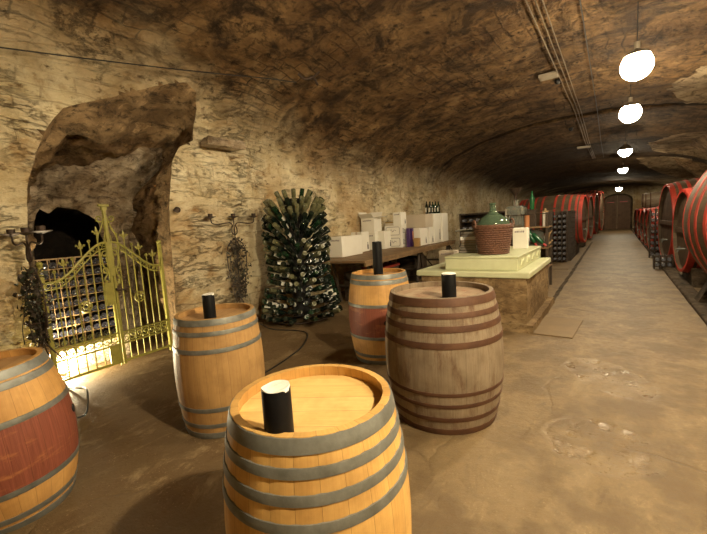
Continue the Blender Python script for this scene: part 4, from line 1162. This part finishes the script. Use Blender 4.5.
o = thing('bottle_holder', 'small wooden block carrying the bright green bottle', 'holder', (-1.53, 9.02, 1.326)); m = MB(); m.box(-.07, .07, -.07, .07, 0, .36, bev=.008); m.build('block', M['darkwood'], o); m = MB(); m.box(-.09, .09, -.09, .09, .361, .373); m.build('plate', M['darkwood'], o)
o = thing('candle_lantern', 'pale cylindrical lantern on a wooden arm at the aisle side of the shelf', 'lantern', (-1.24, 8.82, 1.326))
m = MB(); m.cyl(.055, .0, .30, 20); m.build('lantern_tube', M['wax'], o, 40); m = MB(); m.cyl(.062, .30, .33, 20); m.cyl(.02, .33, .38, 10); m.build('lantern_cap', M['crate'], o, 40)
o = thing('candle_lantern', 'small amber lantern glass beside the square jar', 'lantern', (-1.60, 8.82, 1.326))
m = MB(); m.cyl(.05, 0, .26, 16); m.build('lantern_tube', M['tan'], o, 40); m = MB(); m.cyl(.058, .26, .29, 16); m.build('lantern_cap', M['iron'], o, 40)
for k, (x, y, d) in enumerate([(-1.60, 8.735, (-.12, .05, .9)), (-1.40, 8.72, (-.38, .05, .75)), (-1.22, 8.70, (-.62, .05, .62))]):
    dd = Vector(d).normalized()
    # neck with red capsule points down towards the aisle
    key = 'gb'
    if key not in PROTO:
        o = bottle_mesh('wine_bottle', M['g_bright']); PROTO[key] = o; mm = MB(); mm.lathe([(.0155, .235), (.0175, .26), (.0175, .300), (0, .302)], 12); c = mm.build('capsule', M['red_cap'], o, True); KIDS[o.name] = [c]
    else:
        src = PROTO[key]; o = src.copy(); COL.objects.link(o)
        for ch in KIDS[src.name]: c = ch.copy(); COL.objects.link(c); c.parent = o
    o.matrix_world = Matrix.Translation(Vector((x, y, .925)) + dd*.36) @ axis_rot(-dd) @ Matrix.Scale(1.25, 4)
    tag(o, ['green bottle with red cap leaning steepest, leftmost of three on the middle shelf', 'green bottle with red cap, middle one of the three leaning on the shelf', 'green bottle with red cap lying flattest, nearest the aisle on the shelf'][k], 'bottle', 'green bottles with red caps')
for k, (x, y, zz, s_, lab) in enumerate([(-1.30, 8.78, .476, .10, 'brown wooden block on the lowest shelf beside the aisle'), (-1.55, 8.8, .476, .08, 'smaller brown wooden block on the lowest shelf')]):
    o = thing('wood_block', lab, 'block', (x, y, zz), .4*k); m = MB(); m.box(-s_, s_, -s_*.7, s_*.7, 0, s_*1.5, bev=.012); m.build('block', M['crate'], o)
o = thing('vine_root', 'gnarled brown vine root on the aisle side of the middle shelf', 'root', (-1.24, 9.22, .886))
m = MB(); rr = random.Random(5)
for k in range(7):
    a = k*.9; m.tube(catmull([(0, 0, .03+.02*k), (.05*math.cos(a), .05*math.sin(a), .08+.03*k), (.085*math.cos(a+.5), .085*math.sin(a+.5), .12+.035*k)], 5), [.022-.0012*i for i in range(11)], 6)
m.build('root_wood', M['crate'], o, True)

# ------------------------------------------------------------------ bottle racks beyond the counter
def cell_rack(name, label, x0, y0, nc, nr, pc, pr, depth, face, names, grp, mat='g_blue', rest=False):
    """face '-y': bottle ends look towards -y; '+x': towards +x"""
    rz = 0. if face == '-y' else PI/2
    t = thing(name, label, 'bottle rack', (x0, y0, 0), rz)
    w = nc*pc
    for c in range(nc+1):
        m = MB(); m.box(c*pc-.012, c*pc+.012, 0, depth, 0, nr*pr+.10); m.build('upright', M['darkwood'], t)
    for r in range(nr+1):
        m = MB(); m.box(-.012, w+.012, 0.004, .05, .06+r*pr, .078+r*pr); m.build('crossbar', M['darkwood'], t); m = MB(); m.box(-.012, w+.012, depth-.05, depth, .06+r*pr, .078+r*pr); m.build('crossbar', M['darkwood'], t)
    Mx = Matrix.Translation((x0, y0, 0)) @ Matrix.Rotation(rz, 4, 'Z')
    dirn = (Mx.to_3x3() @ Vector((0, 1, 0)))
    for r in range(nr):
        for c in range(nc):
            p = Mx @ Vector(((c+.5)*pc, .02, .078+r*pr+.042))
            if rest: put_rest(p, dirn, 1.05); continue
            put_bottle('rk', M[mat], p, dirn, 'dark bottle end, %s from left in %s row of %s' % (ORD[c], ORD[nr-1-r], names), grp, scale=1.05)
cell_rack('bottle_rack', 'black rack of dark bottles facing the counter, just past the glassware', -1.84, 13.6, 4, 9, .132, .172, .34, '-y', 'the rack past the counter', 'bottles in the rack past the counter', 'g_blue', True)
cell_rack('bottle_rack', 'black rack of bottles facing the aisle, behind the four-column rack', -1.22, 14.1, 5, 9, .30, .172, .34, '+x', 'the rack facing the aisle', 'bottles in the rack facing the aisle', 'g_blue', rest=True)
cell_rack('bottle_rack', 'black bottle rack between the big and small red-rimmed casks', .86, 14.95, 3, 8, .13, .18, .34, '-y', 'the rack beside the big casks', 'bottles in the rack beside the big casks', 'g_blue', True)
cell_rack('bottle_rack', 'low black bottle rack on the floor below the biggest red-rimmed head', .80, 12.15, 3, 2, .12, .13, .34, '-y', 'the low rack below the big cask head', 'bottles in the low rack', 'g_blue', True)

o = REST.build('wine_bottle', M['g_grey'], smooth=50); tag(o, 'dark bottle ends filling the black racks by the wall, the aisle and the casks', 'bottles', None, 'stuff')

# ------------------------------------------------------------------ casks
def cradle(label, ctr, r, axis, half, w, group):
    """block with a hollow top; ctr = cask centre at that station; axis 'x' or 'y'"""
    zc = ctr[2]; K = 12
    P = []
    for k in range(K+1):
        u = -half*.8+half*1.6*k/K
        P.append((u, max(.06, zc-math.sqrt(max(.01, r*r-u*u))-.05)))
    poly = [(-half, 0), (half, 0)] + P[::-1]
    mb = MB(); n = len(poly)
    V = [(-w/2, p[0], p[1]) for p in poly]+[(w/2, p[0], p[1]) for p in poly]
    mb.add(V, [list(range(n))[::-1], [n+i for i in range(n)]]+[[i, (i+1) % n, n+(i+1) % n, n+i] for i in range(n)])
    o = mb.build('cask_cradle', M['rock_dark'], loc=(ctr[0], ctr[1], 0))
    if axis == 'y': o.rotation_euler = (0, 0, PI/2)
    return tag(o, label, 'cradle', group)
def cask(label, ctr, Rb, Rh, L, axis, group, hoops, redband=.05, rz=0., tapz=-.45, aisle='max', fullred=True, size='wine_cask', headm='cask_head', nst=34):
    hp = []
    for f in hoops:
        hp.append((f*L-redband/2, f*L+redband/2))
    hp = [(.001, redband*1.5)] + hp + [(L-redband*1.5, L-.001)]
    t = barrel(size, label, (0, 0, 0), L, Rh, Rb, M['cask'], M[headm], hp, M['redpaint_old'], 0., 'cask', group, .07, nst, 2, None, .05, .008, True)
    for z0, z1, sg in ((-.002, .0, -1), (L, L+.002, 1)):
        m = MB(); m.lathe([(Rh-.052, L if sg > 0 else 0), (Rh-.05, z0 if sg < 0 else z1), (Rh+.004, z0 if sg < 0 else z1), (Rh+.006, L if sg > 0 else 0)], 48); m.build('rim', M['redpaint'], t, 40)
    # crossbar and tap on the head that looks at the aisle
    sg = 1 if aisle == 'max' else -1; zf = L-.07 if sg > 0 else .07
    m = MB(); m.box(-.05, .05, -Rh*.86, Rh*.86, zf if sg > 0 else zf-.045, zf+.045 if sg > 0 else zf); m.build('crossbar', M['cask_head'], t)
    m = MB(); xx = -tapz*Rh
    m.tube([(xx, 0, zf), (xx, 0, zf+sg*.14)], .022, 8); m.tube([(xx, 0, zf+sg*.10), (xx+.07, 0, zf+sg*.12)], .018, 8); m.tube([(xx-.06, 0, zf+sg*.09), (xx+.0, 0, zf+sg*.09)], .012, 8); m.build('tap', M['zinc'], t, 40)
    if axis == 'x': t.matrix_world = Matrix.Translation(ctr) @ Matrix.Rotation(rz, 4, 'Z') @ Matrix.Rotation(PI/2, 4, 'Y') @ Matrix.Translation((0, 0, -L/2))
    else: t.matrix_world = Matrix.Translation(ctr) @ Matrix.Rotation(rz, 4, 'Z') @ Matrix.Rotation(-PI/2, 4, 'X') @ Matrix.Translation((0, 0, -L/2))
    return t
RG, LG = 'red-hooped casks along the right of the aisle', 'red-hooped casks along the left of the aisle'
# big cask lying along the aisle
cask('huge dark oak cask with many red hoops, its round flank bulging over the aisle', (2.02, 7.25, 1.34), 1.21, 1.02, 2.3, 'y', None, [.14, .26, .38, .62, .74, .86], .075, 0., aisle='min', nst=44)
for k, y in enumerate((6.6, 7.9)): cradle(['dark stone cradle under the near end of the huge cask', 'dark stone cradle under the far end of the huge cask'][k], (2.02, y, 1.34), 1.235-.15*((y-7.25)/1.15)**2, 'y', 1.0, .34, 'stone cradles')
for (yc, zc, Rh, L, lab, rz) in [(10.25, 1.07, .84, 1.9, 'smaller open-faced dark cask with red rim, beside the huge cask', R(4)), (13.55, 1.14, 1.05, 2.0, 'larger dark cask head with thick red rim, past the smaller one', R(4))]:
    cask(lab, (1.08+L/2, yc, zc), Rh*1.10, Rh, L, 'x', RG, [.10, .19, .30, .70, .81, .90], .07, rz, aisle='min')
    for j, x in enumerate((1.35, 2.6)): cradle('dark cradle under the %s end of the %s' % (('aisle', 'wall')[j], lab.split(',')[0].replace('open-faced ', '').replace(' with thick red rim', '')), (x, yc+(x-1.08-L/2)*math.sin(rz), zc), Rh*1.04, 'x', Rh*.85, .3, 'stone cradles')
for k, (yc, x0) in enumerate([(16.4, .93), (18.4, .92), (20.6, .90), (23.4, .88), (27.2, .86)]):
    lab = ['first small cask with red head past the black rack', 'second small cask with red head past the black rack', 'third small cask with red head past the black rack', 'fourth small cask with red head past the black rack', 'fifth and farthest small cask with red head toward the door'][k]
    cask(lab, (x0+.75, yc, .84), .80, .70, 1.5, 'x', RG, [.12, .24, .76, .88], .07, R(5), aisle='min', headm='redpaint_old', nst=26)
    cradle('low cradle under the ' + lab.split(' past')[0].split(' toward')[0], (x0+.3, yc-.04, .84), .73, 'x', .55, .25, 'stone cradles')
t = barrel('wine_barrel', 'brown barrel lying on top of the small red-headed casks', (0, 0, 0), .95, .26, .32, M['oak_grey'], M['cask_head'], [(.001, .05), (.10, .14), (.25, .29), (.66, .70), (.81, .85), (.90, .949)], M['rust'], both=True)
t.matrix_world = Matrix.Translation((.82, 19.5, 1.89)) @ Matrix.Rotation(PI/2, 4, 'Y')
# left row
for k, (yc, Rh, zc, L, x1) in enumerate([(16.6, .88, 1.32, 2.2, -.97), (20.3, .98, 1.34, 2.2, -.96), (25.6, 1.15, 1.43, 2.2, -.95), (32.2, 1.38, 1.58, 2.2, -.88)]):
    lab = ['dark cask with red hoops first in the row behind the bottle racks', 'second red-rimmed cask in the row behind the bottle racks', 'third red-rimmed cask in the row toward the door', 'tallest red-rimmed cask, standing beside the arched door'][k]
    cask(lab, (x1-L/2, yc, zc), Rh*1.10, Rh, L, 'x', LG, [.09, .18, .28, .40, .60, .72, .82, .91], .075, R(-4), aisle='max')
    for j, x in enumerate((x1-.4, x1-1.8)): cradle('%s-side cradle under the %s' % (('aisle', 'wall')[j], lab.split(' in the row')[0].split(',')[0].split(' first')[0]), (x, yc, zc), Rh*1.03, 'x', Rh*.8, .3, 'cask cradles')

# ------------------------------------------------------------------ arched door in the end wall
dr_ = bpy.data.objects.new('door_1', None); COL.objects.link(dr_); dr_.location = (0, 37.5, 0); struct(dr_, 'brown arched double door at the far end of the aisle', 'door')
def arch_panel(x0, x1, W, hs, rise, y0, y1, mat, name, inset=0.):
    K = 10; P = [(x0, 0)] + [(x1, 0)]
    top = [(x1+(x0-x1)*k/K) for k in range(K+1)]
    P += [(x, hs+rise*math.sqrt(max(0, 1-(x/W)**2))) for x in top]
    n = len(P); mb = MB(); V = [(p[0], y0, p[1]) for p in P]+[(p[0], y1, p[1]) for p in P]
    mb.add(V, [list(range(n)), [n+i for i in range(n)][::-1]]+[[i, n+i, n+(i+1) % n, (i+1) % n] for i in range(n)], [[(V[i][0]/.16, V[i][2]) for i in range(n)], [(V[i][0]/.16, V[i][2]) for i in range(n)][::-1]]+[[(0.3, 0)]*4]*n)
    return mb.build(name, mat, dr_)
arch_panel(-.86, -.01, .9, 2.35, .42, -.10, -.03, M['door'], 'door_leaf'); arch_panel(.01, .86, .9, 2.35, .42, -.10, -.03, M['door'], 'door_leaf')
m = MB(); K = 24
path = [(-.93, 0, 0), (-.93, 0, 2.35)] + [(-.93*math.cos(PI*k/K), 0, 2.35+.48*math.sin(PI*k/K)) for k in range(1, K)] + [(.93, 0, 2.35), (.93, 0, 0)]
m.tube([(p[0], -.08, p[2]) for p in path], .085, 6); m.build('door_frame', M['rock_dark'], dr_, 30)
for x in (-.45, .42):
    m = MB(); m.box(x-.24, x+.24, -.106, -.10, 2.18, 2.24); m.build('red_sign', M['redpaint'], dr_)
m = MB(); m.tube([(.07, -.1, 1.15), (.07, -.16, 1.15), (.18, -.16, 1.15)], .02, 6); m.build('door_handle', M['iron'], dr_)

# ------------------------------------------------------------------ vault fittings
def run(name, label, X0, X1, y0, y1, r, mat, group, off=.06):
    pts = []
    ys = [y0+(y1-y0)*k/40 for k in range(41)]
    for y in ys:
        X = X0+(X1-X0)*(y-y0)/(y1-y0); zz = vz(y, X)-off
        pts.append((X, y, zz))
    m = MB(); m.tube(pts, r, 6); return tag(m.build(name, mat, smooth=True), label, 'conduit', group)
run('ceiling_conduit', 'pale cable conduit along the vault crown, nearest the bottle tree side', -1.00, -.98, 4.6, 21.5, .009, M['conduit'], 'conduits along the vault')
run('ceiling_conduit', 'second pale cable conduit along the vault crown', -.90, -.93, 4.6, 21.5, .008, M['conduit'], 'conduits along the vault')
run('ceiling_conduit', 'third pale cable conduit along the vault crown', -.82, -.88, 4.6, 21.5, .008, M['conduit'], 'conduits along the vault')
run('ceiling_conduit', 'dark thin cable along the vault, on the lamp side of the conduits', -.42, -.55, 4.6, 21.5, .008, M['rubber'], 'conduits along the vault')
zt = vz(9, -1.1)
o = thing('junction_box', 'flat grey junction box beside the conduits on the vault', 'box', (-1.17, 8.8, zt-.085)); m = MB(); m.box(-.17, .17, -.12, .12, 0, .07, bev=.01); m.build('box_body', M['plastic'], o); m = MB(); m.box(-.14, .14, -.09, .09, -.008, 0); m.build('cover', M['plastic'], o)
o = thing('ceiling_speaker', 'small dark domed fitting under the vault beside the junction box', 'fitting', (-1.06, 9.25, zt-.02)); m = MB(); m.cyl(.06, -.03, .0, 14); m.sphere((0, 0, -.045), .055, 14, 8); m.build('dome', M['rubber'], o, True)
o = thing('junction_box', 'small pale junction box far along the vault conduits', 'box', (-1.1, 17.5, vz(17.5, -1.1)-.085)); m = MB(); m.box(-.22, .22, -.12, .12, 0, .07, bev=.01); m.build('box_body', M['plastic'], o); m = MB(); m.box(-.18, .18, -.09, .09, -.008, 0); m.build('cover', M['plastic'], o)
o = thing('ceiling_speaker', 'tiny dark fitting on the vault between the two junction boxes', 'fitting', (-1.25, 14.2, vz(14.2, -1.25)-.02)); m = MB(); m.cyl(.07, -.03, .0, 14); m.sphere((0, 0, -.045), .06, 14, 8); m.build('dome', M['rubber'], o, True)
# cable along the wall over the alcove
pts = []
for k in range(30):
    y = .2+k*(4.5-.2)/29; z = 3.42+.12*(y-.2); 
    P, n_ = surf0(y, fix_s(y, s_from(y, z))); pts.append(P+n_*.085)
m = MB(); m.tube(catmull(pts, 2), .007, 6); tag(m.build('wall_cable', M['rubber'], smooth=True), 'thin dark cable running along the vault above the alcove', 'cable')
o = thing('iron_bracket', 'black iron bracket on the vault at the end of the wall cable', 'bracket', (0, 0, 0)); P, n_ = surf0(4.6, s_from(4.6, 3.98)); o.location = P+n_*.04
m = MB(); m.tube(catmull([(0, -.15, 0), (.05, -.05, -.06), (.12, .05, -.03), (.10, .18, -.10)], 5), .02, 6); m.tube(catmull([(.0, .12, 0), (.12, .05, -.03), (.22, .1, .04)], 5), .016, 6); m.build('bracket_arm', M['iron'], o, True)
# ledge stone and hook beside the alcove
o = worn_box(-.02, .17, -.30, .30, -.06, .07, .03, .07).build('ledge_stone', M['alcove_pale'], None, 50, (-5.20, 3.78, 3.0)); tag(o, 'rough stone ledge sticking out of the wall beside the alcove arch', 'stone')
m = MB(); m.sphere((0, 0, 0), .045, 12, 8); m.tube([(-.10, 0, 0), (0, 0, 0)], .015, 6); o = m.build('iron_hook', M['iron'], smooth=True, loc=(-5.17, 2.95, 1.97)); tag(o, 'dark iron knob on the alcove jamb above the gate', 'hook')
# steel plate on the floor by the counter
m = MB(); m.box(-.36, .33, -.50, .46, .002, .016, bev=.003); o = m.build('floor_plate', M['steel'], loc=(-.74, 5.76, 0)); o.rotation_euler = (0, 0, R(-3)); tag(o, 'flat rusty steel plate on the floor beside the counter corner', 'plate')
m = MB(); m.box(-.25, .25, -.3, .3, .002, .014, bev=.003); o = m.build('floor_plate', M['steel'], loc=(-1.35, 12.2, 0)); tag(o, 'smaller steel plate on the floor before the bottle rack', 'plate')

# ------------------------------------------------------------------ camera, world, view
f, p, r, az, HC = 370., R(6.28), R(3.55), R(35.62), 1.58
hd = Vector((-math.sin(az), math.cos(az), 0)); rt = Vector((math.cos(az), math.sin(az), 0)); uz = Vector((0, 0, 1))
F = hd*math.cos(p)-uz*math.sin(p); U0 = hd*math.sin(p)+uz*math.cos(p)
RV = rt*math.cos(r)-U0*math.sin(r); UV = rt*math.sin(r)+U0*math.cos(r)
cd = bpy.data.cameras.new('camera'); cam = bpy.data.objects.new('camera', cd); COL.objects.link(cam)
cd.sensor_fit = 'HORIZONTAL'; cd.sensor_width = 36; cd.lens = f/707*36; cd.clip_start = .05; cd.clip_end = 200
mat = Matrix.Identity(4)
for i in range(3): mat[i][0], mat[i][1], mat[i][2], mat[i][3] = RV[i], UV[i], -F[i], (0, 0, HC)[i]
cam.matrix_world = mat
SC.camera = cam
w = bpy.data.worlds.new('cellar_dark'); SC.world = w; w.use_nodes = True
w.node_tree.nodes['Background'].inputs[0].default_value = (.02, .014, .008, 1); w.node_tree.nodes['Background'].inputs[1].default_value = .05
SC.view_settings.view_transform = 'Standard'; SC.view_settings.look = 'None'; SC.view_settings.gamma = 1.; SC.view_settings.use_curve_mapping = False
SC.view_settings.exposure = -.45
SC.cycles.use_denoising = True
SC.cycles.max_bounces = 8; SC.cycles.diffuse_bounces = 4; SC.cycles.transmission_bounces = 8
SC.cycles.caustics_reflective = False; SC.cycles.caustics_refractive = False
SC.cycles.sample_clamp_indirect = 6.
